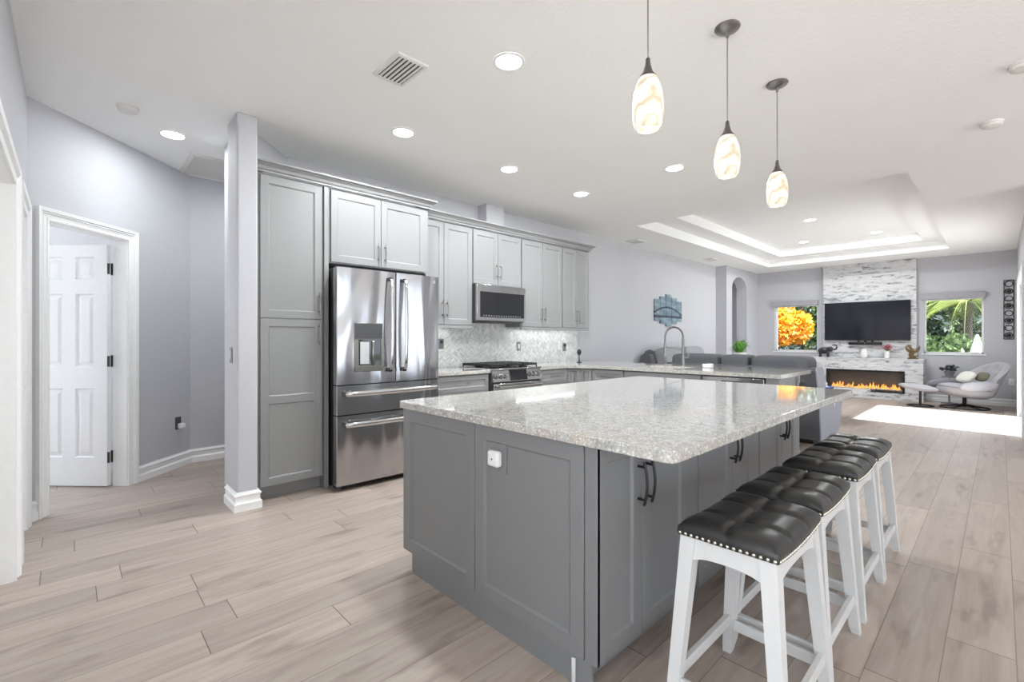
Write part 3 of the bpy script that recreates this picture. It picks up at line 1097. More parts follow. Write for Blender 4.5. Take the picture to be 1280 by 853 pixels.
dl = bowed(0.0, 0.531, 0.875, 1.838).build('door', 'steel', t)
drr = bowed(0.537, FW, 0.875, 1.838).build('door', 'steel', t)
w1 = bowed(0.0, FW, 0.628, 0.866).build('drawer', 'steel', t)
w2 = bowed(0.0, FW, 0.05, 0.619).build('drawer', 'steel', t)
MB().box(0.004, FW - 0.004, 0.02, 0.09, 0.035, 1.83).build('gasket', 'blackplastic', t, smooth=False)


def fhandle(parent, pts, mat='steelflat', w=0.016):
    m = MB()
    m.tube(pts, [w] * len(pts), 10, flat=0.62)
    return m.build('handle', mat, parent)


for par, x in ((dl, 0.462), (drr, 0.600)):
    pts = [(x, -0.028, 0.98), (x, -0.055, 1.0)] + [(x, -0.058 - 0.012 * math.sin(PI * i / 10), 1.0 + 0.76 * i / 10) for i in range(1, 10)] + [(x, -0.055, 1.76), (x, -0.028, 1.775)]
    h = fhandle(par, pts)
    MB().box(x - 0.014, x + 0.014, -0.045, 0.0, 0.965, 1.0, 0.003).box(x - 0.014, x + 0.014, -0.045, 0.0, 1.755, 1.785, 0.003).build('handle_mount', 'blackplastic', par)
for par, z in ((w1, 0.80), (w2, 0.548)):
    pts = [(0.06, -0.035, z), (0.075, -0.055, z)] + [(0.075 + 0.85 * i / 10, -0.055 - 0.016 * math.sin(PI * i / 10), z) for i in range(1, 10)] + [(0.925, -0.055, z), (0.94, -0.035, z)]
    m = MB(); m.tube(pts, 0.012, 10, flat=1.7); m.build('handle', 'steelflat', par)
    MB().box(0.05, 0.085, -0.045, 0.0, z - 0.02, z + 0.02, 0.003).box(0.915, 0.95, -0.045, 0.0, z - 0.02, z + 0.02, 0.003).build('handle_mount', 'darkgrey', par)
# dispenser in the left door
dp = MB()
dx0, dx1, dz0, dz1 = 0.145, 0.40, 0.975, 1.385
dp.box(dx0, dx1, -0.011, -0.004, 1.245, dz1, 0.002)
dp.box(dx0, dx0 + 0.035, -0.011, -0.004, dz0, 1.245); dp.box(dx1 - 0.02, dx1, -0.011, -0.004, dz0, 1.245)
dp.box(dx0, dx1, -0.013, -0.004, dz0, dz0 + 0.055, 0.002)
dpo = dp.build('dispenser', 'darknickel', dl)
MB().box(dx0 + 0.03, dx1 - 0.015, -0.0075, -0.0045, dz0 + 0.05, 1.25).build('recess', 'glassblack', dpo, smooth=False)
MB().box(dx0 + 0.05, dx0 + 0.13, -0.0095, -0.0075, dz0 + 0.065, 1.225, 0.001).build('water_panel', 'silver', dpo)
MB().box(dx0 + 0.155, dx0 + 0.178, -0.018, -0.0075, dz0 + 0.05, 1.235, 0.003).build('paddle', 'nickel', dpo)
MB().box(dx0 + 0.004, dx1 - 0.004, -0.0125, -0.0105, 1.252, dz1 - 0.004, 0.001).build('control_panel', 'darkgrey', dpo)
m = MB().lathe([(0.017, 0), (0.017, -0.003), (0.012, -0.0035), (0.002, -0.0035)], (FW - 0.055, 0.0005, 1.787), 18, 'y')
m.build('emblem', 'greyplastic', drr)
MB().cyl((0.06, 0.12, 0), 0.022, 0.035).cyl((FW - 0.06, 0.12, 0), 0.022, 0.035).build('foot', 'greyplastic', t)

# ------------------------------------------------------------------ range and microwave
t = thing('gas_range', 'stainless slide-in gas range with black grates and front knobs', 'range', (3.338, 3.80, 0))
RW = 0.772
MB().box(0, RW, 0.045, 0.62, 0.05, 0.905).build('body', 'darkgrey', t, smooth=False)
MB().box(-0.001, RW + 0.001, 0.0, 0.62, 0.905, 0.922, 0.003).build('cooktop', 'steelflat', t)
cp = MB().prism([(0.0, 0.775), (0.045, 0.775), (0.045, 0.905), (0.03, 0.905)], 'x', 0, RW).build('control_panel', 'steelflat', t, smooth=False)
nrm = Vector((0, -0.974, 0.225))
MB().prism([(-0.002, 0.782), (0.002, 0.78), (0.03, 0.898), (0.025, 0.9)], 'x', 0.255, 0.53).build('display', 'glassblack', cp, smooth=False)
for x in (0.045, 0.115, 0.185, 0.575, 0.645, 0.715):
    k = MB().lathe([(0.026, 0), (0.026, 0.008), (0.021, 0.01), (0.019, 0.038), (0.015, 0.042), (0.002, 0.042)], (0, 0, 0), 18).build('knob', 'nickel', cp, (x, 0.014, 0.838))
    k.rotation_euler = (R(77), 0, 0)
    MB().lathe([(0.03, 0), (0.03, 0.004), (0.027, 0.006)], (0, 0, 0), 18).build('knob_ring', 'black', k)
od = MB().box(0.008, RW - 0.008, 0.0, 0.045, 0.20, 0.755, 0.004).build('oven_door', 'steelflat', t)
MB().box(0.06, RW - 0.06, -0.002, 0.004, 0.30, 0.685, 0.001).build('oven_window', 'glassblack', od, smooth=False)
m = MB().tube([(0.05, -0.05, 0.72), (RW - 0.05, -0.05, 0.72)], 0.014, 12)
for x in (0.075, RW - 0.075): m.box(x - 0.012, x + 0.012, -0.05, 0.0, 0.708, 0.732, 0.003)
m.build('handle', 'steelflat', od)
MB().box(0.008, RW - 0.008, 0.004, 0.045, 0.06, 0.19, 0.004).build('drawer', 'steelflat', t)
for bx, by in ((0.16, 0.16), (0.16, 0.44), (0.386, 0.30), (0.612, 0.16), (0.612, 0.44)):
    MB().lathe([(0.05, 0.922), (0.05, 0.932), (0.036, 0.934), (0.034, 0.944), (0.002, 0.946)], (bx, by, 0), 18).build('burner', 'iron', t)
for i in range(3):
    a = 0.02 + i * 0.246
    b = a + 0.24
    m = MB()
    z0, z1 = 0.940, 0.966
    for q in ((a, a + 0.012, 0.06, 0.58), (b - 0.012, b, 0.06, 0.58), (a, b, 0.06, 0.072), (a, b, 0.568, 0.58), (a, b, 0.31, 0.322), ((a + b) / 2 - 0.006, (a + b) / 2 + 0.006, 0.06, 0.58), (a, b, 0.12, 0.13), (a, b, 0.18, 0.19), (a, b, 0.25, 0.26), (a, b, 0.38, 0.39), (a, b, 0.44, 0.45), (a, b, 0.51, 0.52), (a + 0.05, a + 0.06, 0.06, 0.58), (b - 0.06, b - 0.05, 0.06, 0.58)):
        m.box(q[0], q[1], q[2], q[3], z0, z1, 0.002)
    for x in (a + 0.006, b - 0.006):
        for y in (0.066, 0.574): m.box(x - 0.006, x + 0.006, y - 0.006, y + 0.006, 0.922, z0)
    m.build('grate', 'iron', t)
MB().box(0.05, 0.09, 0.1, 0.14, 0, 0.05).box(RW - 0.09, RW - 0.05, 0.1, 0.14, 0, 0.05).box(0.05, 0.09, 0.5, 0.54, 0, 0.05).box(RW - 0.09, RW - 0.05, 0.5, 0.54, 0, 0.05).build('foot', 'blackplastic', t, smooth=False)

t = thing('microwave', 'stainless over-the-range microwave with dark glass door', 'microwave', (3.336, 4.08, 1.452))
MW, MH = 0.776, 0.43
MB().box(0, MW, 0.03, 0.365, 0, MH, 0.003).build('body', 'darkgrey', t)
md = MB().box(0.0, MW, 0.0, 0.03, 0.012, MH, 0.004, 2).build('door', 'steelflat', t)
MB().box(0.045, MW - 0.025, -0.003, 0.003, 0.05, MH - 0.085, 0.001).build('window', 'glassblack', md, smooth=False)
m = MB()
for i in range(16):
    x = 0.09 + i * 0.039
    m.box(x, x + 0.016, -0.0036, -0.003, 0.062, 0.074)
m.build('control_strip', 'greyplastic', md, smooth=False)
MB().box(0.05, MW - 0.05, 0.06, 0.34, -0.006, 0.0).build('vent_filter', 'darkgrey', t, smooth=False)

# ------------------------------------------------------------------ island
IX0, IX1, IY0, IY1 = 1.312, 3.67, 0.957, 2.237
t = thing('kitchen_island', 'large grey panelled kitchen island with black door pulls', 'island', (IX0, IY0, 0))
LX, LY = IX1 - IX0, IY1 - IY0
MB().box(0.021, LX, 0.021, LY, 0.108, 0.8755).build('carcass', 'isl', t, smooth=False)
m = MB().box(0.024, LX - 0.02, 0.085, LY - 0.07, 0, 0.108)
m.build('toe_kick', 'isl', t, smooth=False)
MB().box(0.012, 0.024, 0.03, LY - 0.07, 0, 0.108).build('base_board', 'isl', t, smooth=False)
tag_ = MB().box(0.002, 0.0115, 0.098, 0.114, 0, 0.098, 0.002).build('corner_trim', 'stoolwhite', t)
# front panels (face -X) : rotated children
for ya, yb in ((IY1, 1.624), (1.620, 1.013)):
    W = ya - yb
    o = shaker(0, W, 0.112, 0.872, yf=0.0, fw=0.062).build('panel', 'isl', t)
    o.rotation_euler = (0, 0, R(-90))
    o.location = (0.0, ya - IY0, 0)
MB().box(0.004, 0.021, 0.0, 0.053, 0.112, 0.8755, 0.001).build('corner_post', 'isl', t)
for (a, s, b) in ((1.318, 1.606, 1.985), (2.098, 2.489, 2.78), (2.886, 3.275, 3.577)):
    for x0, x1, hx in ((a, s - 0.0015, s - 0.028), (s + 0.0015, b, s + 0.03)):
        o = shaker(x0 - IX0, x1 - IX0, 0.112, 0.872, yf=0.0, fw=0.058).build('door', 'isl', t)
        pull(o, hx - IX0, 0.70, 0.145, True, 'black', 0.0, 0.0058, 0.014, 0.01)
for a, b in ((1.99, 2.093), (2.785, 2.881), (3.582, 3.668)):
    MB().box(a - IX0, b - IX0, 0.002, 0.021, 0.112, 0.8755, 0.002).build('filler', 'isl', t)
m = MB().box(1.292, 3.745, 0.664, 2.262, CT0, CT1, 0.0)
vedges = [e for e in m.b.edges if abs(e.verts[0].co.z - e.verts[1].co.z) > 0.01]
bmesh.ops.bevel(m.b, geom=vedges, offset=0.03, segments=4, affect='EDGES', profile=0.5)
he = [e for e in m.b.edges if abs(e.verts[0].co.z - e.verts[1].co.z) < 1e-6 and len(e.link_faces) == 2 and abs(e.link_faces[0].normal.z - e.link_faces[1].normal.z) > 0.5]
bmesh.ops.bevel(m.b, geom=he, offset=0.004, segments=2, affect='EDGES', profile=0.5)
tag(m.build('island_countertop', 'granite', smooth=False), 'large pale speckled stone countertop on the kitchen island', 'countertop')
# outlet plate and plugged-in device on the front panel
t = thing('wall_plate', 'grey double outlet plate on the front panel of the island', 'outlet', (IX0 + 0.009, 1.482, 0.745), R(-90))
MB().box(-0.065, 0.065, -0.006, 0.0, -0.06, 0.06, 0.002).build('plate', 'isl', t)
MB().box(-0.045, -0.015, -0.008, -0.006, -0.035, 0.035, 0.001).build('socket', 'greyplastic', t)
t = thing('plug_in_sensor', 'square white plug-in device on the island outlet', 'device', (IX0 + 0.003, 1.470, 0.745), R(-90))
MB().box(-0.034, 0.034, -0.034, -0.0005, -0.034, 0.034, 0.012, 3).build('housing', 'whiteplastic', t)
MB().lathe([(0.004, 0), (0.004, -0.001), (0.001, -0.001)], (0, -0.034, 0.0), 10, 'y').build('lens', 'blackplastic', t)

# ------------------------------------------------------------------ bar stools (long side along X)
SW, SD, SZB = 0.445, 0.30, 0.60


def cushion(u, v):
    x = (u - 0.5) * SW
    y = (v - 0.5) * SD
    ex = min(1.0, (0.5 - abs(u - 0.5)) / 0.15)
    ey = min(1.0, (0.5 - abs(v - 0.5)) / 0.21)
    edge = math.sqrt(max(0, 1 - (1 - ex) ** 2)) * math.sqrt(max(0, 1 - (1 - ey) ** 2))
    saddle = 0.012 * (2 * u - 1) ** 2
    z = 0.026 + 0.034 * edge + saddle
    for su in (-0.083, 0.083):
        z -= 0.011 * math.exp(-((x - su) / 0.012) ** 2) * edge
    z -= 0.010 * math.exp(-(y / 0.012) ** 2) * edge
    for su in (-0.083, 0.083):
        z -= 0.012 * math.exp(-((x - su) ** 2 + y ** 2) / 0.028 ** 2)
    return (x, y, z)


st = thing('bar_stool', '', 'stool', (0, 0, 0), 0, 'saddle bar stools along the island')
m = MB()
NU, NV = 48, 34
m.grid(lambda u, v: (lambda p: (p[0], p[1], SZB + p[2]))(cushion(u, v)), NU, NV)
# skirt
def rim(k):
    out = []
    for i in range(NU): out.append((i / NU, 0.0))
    for j in range(NV): out.append((1.0, j / NV))
    for i in range(NU, 0, -1): out.append((i / NU, 1.0))
    for j in range(NV, 0, -1): out.append((0.0, j / NV))
    return out
rp = [cushion(u, v) for u, v in rim(0)]
sad = lambda x: 0.012 * (2 * x / SW) ** 2 - 0.004
m.loft([[(p[0], p[1], SZB + p[2]) for p in rp], [(p[0] * 1.008, p[1] * 1.01, SZB + 0.012 + sad(p[0])) for p in rp], [(p[0], p[1], SZB + sad(p[0])) for p in rp]], True, False)
bmesh.ops.remove_doubles(m.b, verts=m.b.verts[:], dist=1e-5)
cu = m.build('seat_cushion', 'leather', st, ang=60)
m = MB()
for bx in (-0.083, 0.083):
    m.sell((bx, 0, SZB + 0.040), (0.010, 0.010, 0.005), 1, 1, 10, 6)
m.build('button', 'leather', cu)
m = MB()
for s in (-1, 1):
    n = 24
    for i in range(n + 1):
        x = -SW / 2 + 0.008 + (SW - 0.016) * i / n
        m.sell((x, s * (SD / 2 + 0.003), SZB + 0.008 + sad(x)), (0.006, 0.004, 0.006), 1, 1, 8, 6)
    n = 15
    for i in range(n + 1):
        y = -SD / 2 + 0.008 + (SD - 0.016) * i / n
        m.sell((s * (SW / 2 + 0.003), y, SZB + 0.016), (0.004, 0.006, 0.006), 1, 1, 8, 6)
m.build('nailhead_trim', 'nail', cu)['kind'] = 'stuff'
# frame: legs splay outwards
TXo, TYo, BXo, BYo, LG = SW / 2 - 0.006, SD / 2 - 0.006, SW / 2 + 0.029, SD / 2 + 0.035, 0.042
for sx in (-1, 1):
    for sy in (-1, 1):
        def rect(xo, yo, z, w):
            return [(sx * xo, sy * yo, z), (sx * (xo - w), sy * yo, z), (sx * (xo - w), sy * (yo - w), z), (sx * xo, sy * (yo - w), z)]
        MB().loft([rect(BXo, BYo, 0.0, 0.03), rect(BXo - (BXo - TXo) * 0.05, BYo - (BYo - TYo) * 0.05, 0.03, 0.036), rect(TXo, TYo, SZB + 0.005, LG + 0.006)]).build('leg', 'stoolwhite', st, smooth=False)


def atz(z):
    f = z / SZB
    return BXo + (TXo - BXo) * f, BYo + (TYo - BYo) * f


# aprons (long ones with a saddle top, arched underside)
for s in (-1, 1):
    n = 12
    xe = TXo - 0.03
    top = [(-xe + 2 * xe * i / n, SZB + sad(-xe + 2 * xe * i / n)) for i in range(n + 1)]
    bot = [(xe - 2 * xe * i / n, SZB - 0.05 - 0.022 * ((1 - 2 * i / n) ** 2) ** 1.5) for i in range(n + 1)]
    y0 = s * (TYo - 0.004)
    MB().prism(top + bot, 'y', min(y0, y0 - s * 0.02), max(y0, y0 - s * 0.02)).build('apron', 'stoolwhite', st, smooth=False)
    ye_ = TYo - 0.03
    top = [(-ye_, SZB + 0.006), (ye_, SZB + 0.006)]
    bot = [(ye_ - 2 * ye_ * i / n, SZB - 0.05 - 0.022 * ((1 - 2 * i / n) ** 2) ** 1.5) for i in range(n + 1)]
    x0 = s * (TXo - 0.004)
    MB().prism(top[::1] + bot, 'x', min(x0, x0 - s * 0.02), max(x0, x0 - s * 0.02)).build('apron', 'stoolwhite', st, smooth=False)
for s in (-1, 1):
    z0, z1 = 0.125, 0.165
    xo, yo = atz(0.145)
    MB().box(-xo + 0.02, xo - 0.02, s * (yo - 0.008), s * (yo - 0.028), z0, z1, 0.002).build('stretcher', 'stoolwhite', st)
    z0, z1 = 0.10, 0.14
    xo, yo = atz(0.12)
    MB().box(s * (xo - 0.008), s * (xo - 0.028), -yo + 0.02, yo - 0.02, z0, z1, 0.002).build('stretcher', 'stoolwhite', st)
st.location = (1.675, 0.582, 0)
st['label'] = 'black leather topped white bar stool nearest the camera'
for x, lb in ((2.185, 'white bar stool with black tufted seat, second from the camera'), (2.775, 'white bar stool with black tufted seat, third from the camera'), (3.29, 'white bar stool with black tufted seat at the far end of the island')):
    dup(st, (x, 0.59, 0), lb)

# ------------------------------------------------------------------ pendants
def pendant(x, y, label):
    t = thing('pendant_light', label, 'pendant light', (x, y, CZ), 0, 'pendants over the island')
    MB().lathe([(0.062, -0.0005), (0.064, -0.006), (0.056, -0.016), (0.03, -0.026), (0.009, -0.03), (0.008, -0.055), (0.003, -0.058)], n=28).build('canopy', 'nickel', t)
    MB().tube([(0, 0, -0.055), (0, 0, -0.51)], 0.0028, 6).build('cord', 'nickel', t)
    MB().lathe([(0.004, -0.495), (0.009, -0.50), (0.011, -0.525), (0.02, -0.555), (0.035, -0.575), (0.036, -0.58), (0.004, -0.58)], n=24).build('socket_cap', 'darknickel', t)
    pr = [(0.034, -0.577), (0.046, -0.60), (0.058, -0.64), (0.0635, -0.69), (0.0625, -0.735), (0.055, -0.775), (0.046, -0.79), (0.043, -0.79), (0.052, -0.772), (0.059, -0.735), (0.060, -0.69), (0.054, -0.64), (0.042, -0.602), (0.030, -0.582)]
    MB().lathe(pr, n=32, cap=False).build('lamp_shade', 'shade', t)
    MB().sell((0, 0, -0.68), (0.02, 0.02, 0.03), 1, 1, 12, 8).build('bulb', 'lampdisc', t)
    return t


p0 = pendant(1.716, 0.995, 'cream glass pendant light nearest the camera over the island')
dup(p0, (2.516, 0.993, CZ), 'middle cream glass pendant light over the island')
dup(p0, (3.302, 0.99, CZ), 'cream glass pendant light farthest from the camera over the island')

# ------------------------------------------------------------------ recessed lights
def downlight(x, y, z, label, watt, r=0.082):
    t = thing('recessed_light', label, 'ceiling light', (x, y, z), 0, 'recessed ceiling lights')
    MB().lathe([(r + 0.012, -0.0005), (r + 0.012, -0.004), (r, -0.008), (r - 0.004, -0.006), (r - 0.004, -0.0005)], n=28, cap=False).build('trim_ring', 'whiteplastic', t)
    MB().lathe([(r - 0.004, -0.001), (r - 0.004, -0.004), (0.002, -0.004)], n=28).build('diffuser', 'lampdisc', t)
    L = bpy.data.lights.new('downlight', 'AREA')
    L.shape = 'DISK'; L.size = 2 * r; L.energy = watt; L.color = (0.92, 0.97, 1.0)
    o = bpy.data.objects.new('downlight', L)
    C.objects.link(o); o.parent = t; o.location = (0, 0, -0.012)
    return t


for x, y, z, lb in ((1.887, 2.011, CZ, 'recessed light beside the ceiling vent, above the island'), (1.923, 3.281, CZ, 'recessed light in front of the refrigerator'), (0.598, 4.601, CZ, 'recessed light over the hall left of the pillar'),
                    (1.75, 5.05, CZ, 'added unseen recessed light down the hall behind the pillar and pantry'),  # hidden lamp, added to brighten the hall walls
                    (3.084, 3.282, CZ, 'recessed light in front of the cabinets left of the microwave'), (4.201, 3.281, CZ, 'recessed light above the range end of the kitchen aisle'), (4.216, 2.161, CZ, 'recessed light left of the middle pendant'),
                    (8.76, 2.14, Z2, 'nearest small recessed light in the tray ceiling'), (10.65, 1.56, Z2, 'rightmost small recessed light in the tray ceiling'), (10.66, 2.71, Z2, 'leftmost small recessed light in the tray ceiling')):
    downlight(x, y, z, lb, (LAMP_W * (0.4 if x < 1 else 0.38 if y > 5 else 1.0)) if z == CZ else TRAY_W)

# ------------------------------------------------------------------ ceiling fittings
def grille(name, label, cx, cy, w, h, n, axis='x', rim_=0.025, back='grilledark', fill=0.5):
    t = thing(name, label, 'vent', (cx, cy, CZ))
    m = MB()
    out = lambda k, z: [(-w / 2 + k, -h / 2 + k, z), (w / 2 - k, -h / 2 + k, z), (w / 2 - k, h / 2 - k, z), (-w / 2 + k, h / 2 - k, z)]
    m.loft([out(0, -0.0005), out(0.003, -0.012), out(rim_ - 0.004, -0.016), out(rim_, -0.010)], True, False)
    m.build('frame', 'grille', t, smooth=False)
    MB().box(-w / 2 + rim_ - 0.002, w / 2 - rim_ + 0.002, -h / 2 + rim_ - 0.002, h / 2 - rim_ + 0.002, -0.0105, -0.0005).build('backing', back, t, smooth=False)
    m = MB()
    for i in range(n):
        if axis == 'x':
            p = (h - 2 * rim_) / n
            y = -h / 2 + rim_ + p * i
            m.box(-w / 2 + rim_, w / 2 - rim_, y + p * (1 - fill) / 2, y + p * (1 + fill) / 2, -0.014, -0.0107)
        else:
            p = (w - 2 * rim_) / n
            x = -w / 2 + rim_ + p * i
            m.box(x + p * (1 - fill) / 2, x + p * (1 + fill) / 2, -h / 2 + rim_, h / 2 - rim_, -0.014, -0.0107)
    m.build('slats', 'grille', t, smooth=False)
    return t


grille('ceiling_vent', 'white slatted square ceiling vent above the island', 1.461, 2.526, 0.21, 0.31, 6, 'y')
grille('return_grille', 'long white return air grille on the ceiling behind the pillar', 1.08, 5.235, 0.62, 0.62, 30, 'x', 0.035, 'grillemid', 0.4)
grille('ceiling_vent', 'small grey ceiling vent nearer the kitchen on the left of the tray ceiling', 6.9, 4.23, 0.26, 0.25, 6, 'y')
grille('ceiling_vent', 'small grey ceiling vent near the arched opening', 9.58, 4.12, 0.30, 0.2, 6, 'y')


def detector(x, y, label, r=0.066):
    t = thing('smoke_detector', label, 'smoke detector', (x, y, CZ))
    MB().lathe([(r, -0.0005), (r, -0.008), (r * 0.97, -0.010)], n=28).build('mount', 'detector', t)
    MB().lathe([(r * 0.9, -0.010), (r * 0.93, -0.014), (r * 0.9, -0.03), (r * 0.75, -0.036), (0.002, -0.038)], n=28).build('cover', 'detector', t)


detector(0.296, 4.273, 'round white smoke detector over the hall near the left door')
detector(5.081, 0.041, 'white smoke detector on the ceiling right of the pendants')
detector(4.135, -0.10, 'white smoke detector cut by the right edge of the photo')

# wall devices on the pillar and hall wall
t = thing('light_switch', 'grey light switch on the side of the pillar', 'switch', (0.8715, 3.96, 1.13), R(-90))
MB().box(-0.036, 0.036, -0.006, 0, -0.058, 0.058, 0.002).build('plate', 'greyplastic', t)
MB().box(-0.016, 0.016, -0.010, -0.006, -0.032, 0.032, 0.002).build('rocker', 'silver', t)
uu = 1.375
t = thing('wall_plate', 'dark grey outlet low on the hall wall by the open door', 'outlet', (DX + uu / q2, DY + uu / q2, 0.43), R(45))
MB().box(-0.037, 0.037, -0.006, -0.0005, -0.06, 0.06, 0.002).build('plate', 'darkgrey', t)
t = thing('air_freshener', 'small white plug-in on the hall outlet', 'plug-in', (DX + (uu + 0.01) / q2, DY + (uu + 0.01) / q2, 0.40), R(45))
MB().box(-0.025, 0.025, -0.045, -0.0065, -0.022, 0.028, 0.008, 2).build('housing', 'whiteplastic', t)
MB().sell((0.012, -0.045, 0.0), (0.018, 0.012, 0.022), 0.9, 0.9, 12, 8).build('cap', 'whiteplastic', t)

# ------------------------------------------------------------------ living room : fireplace wall
FX = 12.2
t = thing('fireplace', 'white stacked stone fireplace with a wide linear firebox', 'fireplace', (FX, 1.975, 0))
o0, o1, oz0, oz1 = -0.655, 0.69, 0.14, 0.595
m = MB()
dpt = XT - FX - 0.001
m.box(0, dpt, -0.935, o0, 0, 0.82); m.box(0, dpt, o1, 0.935, 0, 0.82)
m.box(0, dpt, o0, o1, 0, oz0); m.box(0, dpt, o0, o1, oz1, 0.82)
m.build('surround', 'stone', t, smooth=False)
MB().box(-0.012, dpt, -0.945, 0.945, 0.82, 0.846, 0.004).build('mantel', 'stone', t)
MB().box(0.25, 1.0, -0.805, 0.805, 0.846, CZ - 0.001).build('chimney', 'stone', t, smooth=False) if False else None
MB().box(0.25, dpt, -0.805, 0.805, 0.846, CZ - 0.001).build('chimney', 'stone', t, smooth=False)
m = MB()
m.box(0.20, 0.21, o0, o1, oz0, oz1); m.box(0.0, 0.2, o0, o0 + 0.01, oz0, oz1); m.box(0.0, 0.2, o1 - 0.01, o1, oz0, oz1); m.box(0, 0.2, o0, o1, oz0, oz0 + 0.03); m.box(0, 0.2, o0, o1, oz1 - 0.01, oz1)
fb = m.build('firebox', 'fireback', t, smooth=False)
m = MB()
for q in ((o0, o1, oz1 - 0.035, oz1), (o0, o1, oz0, oz0 + 0.03), (o0, o0 + 0.035, oz0, oz1), (o1 - 0.035, o1, oz0, oz1)):
    m.box(-0.008, 0.012, q[0], q[1], q[2], q[3], 0.002)
m.build('firebox_frame', 'black', fb)
MB().box(0.012, 0.016, o0 + 0.03, o1 - 0.03, oz0 + 0.03, oz1 - 0.035).build('glass', 'fireglass', fb, smooth=False)
m = MB()
rnd = random.Random(3)
for i in range(150):
    y = rnd.uniform(o0 + 0.06, o1 - 0.06)
    m.sell((rnd.uniform(0.05, 0.16), y, oz0 + 0.045 + rnd.uniform(0, 0.02)), (0.018, 0.022, 0.016), 1, 1, 7, 5)
m.build('embers', 'ceramic', fb)['kind'] = 'stuff'
m = MB()
for i in range(60):
    y = o0 + 0.09 + (o1 - o0 - 0.18) * i / 59 + rnd.uniform(-0.01, 0.01)
    h = rnd.uniform(0.05, 0.15) * (0.7 + 0.4 * math.sin(i * 0.33) ** 2)
    x = rnd.uniform(0.07, 0.14)
    s = rnd.uniform(-0.03, 0.03)
    m.tube([(x, y, oz0 + 0.05), (x, y + s * 0.2, oz0 + 0.05 + h * 0.35), (x, y + s, oz0 + 0.05 + h * 0.75), (x, y + s * 0.6, oz0 + 0.05 + h)], [0.012, 0.017, 0.009, 0.001], 6)
fl = m.build('flames', 'flame', fb)
fl['kind'] = 'stuff'
# television
t = thing('television', 'large wall-mounted television above the fireplace', 'television', (12.375, 1.993, 1.222))
MB().box(0, 0.04, -0.743, 0.743, 0, 0.832, 0.006, 2).build('housing', 'blackplastic', t)
MB().box(-0.002, 0.002, -0.733, 0.733, 0.014, 0.822).build('screen', 'screen', t, smooth=False)
MB().box(0.038, 0.0745, -0.2, 0.2, 0.3, 0.6).build('wall_mount', 'black', t, smooth=False)
t = thing('soundbar', 'black soundbar hanging just below the television', 'speaker', (12.36, 2.0, 1.125))
MB().box(0, 0.075, -0.29, 0.29, 0, 0.058, 0.012, 2).build('housing', 'blackplastic', t)
m = MB()
for y in (-0.12, 0.0, 0.12): m.box(0.06, 0.089, y - 0.02, y + 0.02, 0.02, 0.092)
m.build('bracket', 'black', t, smooth=False)
MB().lathe([(0.008, 0), (0.008, -0.002), (0.001, -0.002)], (-0.0001, 0, 0.03), 10, 'x').build('badge', 'silver', t)

# elephant figurine facing -Y (to the right), trunk raised
MZ = 0.8465
t = thing('elephant_figurine', 'black elephant figurine with raised trunk on the left of the mantel', 'figurine', (12.3, 2.70, MZ))
m = MB()
m.sell((0, 0.03, 0.145), (0.06, 0.115, 0.075), 1, 1, 20, 12)
m.sell((0, -0.095, 0.175), (0.045, 0.055, 0.055), 1, 1, 16, 10)
m.tube([(0, -0.125, 0.165), (0, -0.165, 0.165), (0, -0.20, 0.19), (0, -0.215, 0.23), (0, -0.20, 0.265), (0, -0.165, 0.275), (0, -0.145, 0.26)], [0.028, 0.022, 0.018, 0.015, 0.013, 0.012, 0.010], 10)
m.tube([(0, 0.13, 0.17), (0, 0.155, 0.12), (0, 0.15, 0.08)], [0.008, 0.005, 0.007], 6)
m.build('body', 'elephant', t)
for x, y in ((-0.032, -0.05), (0.032, -0.045), (-0.032, 0.10), (0.032, 0.105)):
    MB().lathe([(0.027, 0), (0.024, 0.02), (0.022, 0.07), (0.03, 0.12)], (x, y, 0), 12).build('leg', 'elephant', t)
for s in (-1, 1):
    e = MB(); e.sell((s * 0.05, -0.065, 0.17), (0.008, 0.045, 0.05), 1, 1, 14, 8, Matrix.Rotation(R(s * 20), 3, 'Z')); e.build('ear', 'elephant', t)
    MB().tube([(s * 0.022, -0.14, 0.15), (s * 0.026, -0.175, 0.145), (s * 0.024, -0.195, 0.16)], [0.006, 0.005, 0.002], 6).build('tusk', 'ceramic', t)
t = thing('white_vase', 'small white vase on the middle of the mantel', 'vase', (12.30, 2.0, MZ))
MB().lathe([(0.05, 0), (0.062, 0.01), (0.066, 0.08), (0.058, 0.14), (0.04, 0.17), (0.043, 0.195), (0.036, 0.195), (0.034, 0.17), (0.004, 0.16)], n=24).build('body', 'ceramic', t)
MB().lathe([(0.045, 0.115), (0.064, 0.12), (0.0635, 0.125), (0.045, 0.13)], n=24).build('band', 'silver', t)
t = thing('flower_vase', 'white vase of magenta flowers on the mantel below the television', 'vase', (12.30, 1.615, MZ))
MB().lathe([(0.03, 0), (0.045, 0.01), (0.042, 0.08), (0.036, 0.13), (0.042, 0.15), (0.036, 0.15), (0.03, 0.12), (0.003, 0.1)], n=20).build('vase', 'ceramic', t)
m = MB(); m2 = MB()
for i in range(26):
    a = rnd.uniform(0, 2 * PI); rr = rnd.uniform(0.02, 0.085); z = 0.18 + rnd.uniform(0, 0.12)
    p = (rr * math.cos(a), rr * math.sin(a), z)
    m2.tube([(0, 0, 0.12), (p[0] * 0.6, p[1] * 0.6, z - 0.04), p], 0.0025, 5)
    for k in range(5):
        b = a + k * 2 * PI / 5
        m.sell((p[0] + 0.014 * math.cos(b), p[1] + 0.014 * math.sin(b), z), (0.016, 0.016, 0.007), 1, 1, 7, 5)
m.build('blossoms', 'magenta', t)['kind'] = 'stuff'
m2.build('stems', 'leaf', t)['kind'] = 'stuff'
t = thing('dragon_figurine', 'gold and dark winged statue on the right end of the mantel', 'figurine', (12.30, 1.21, MZ))
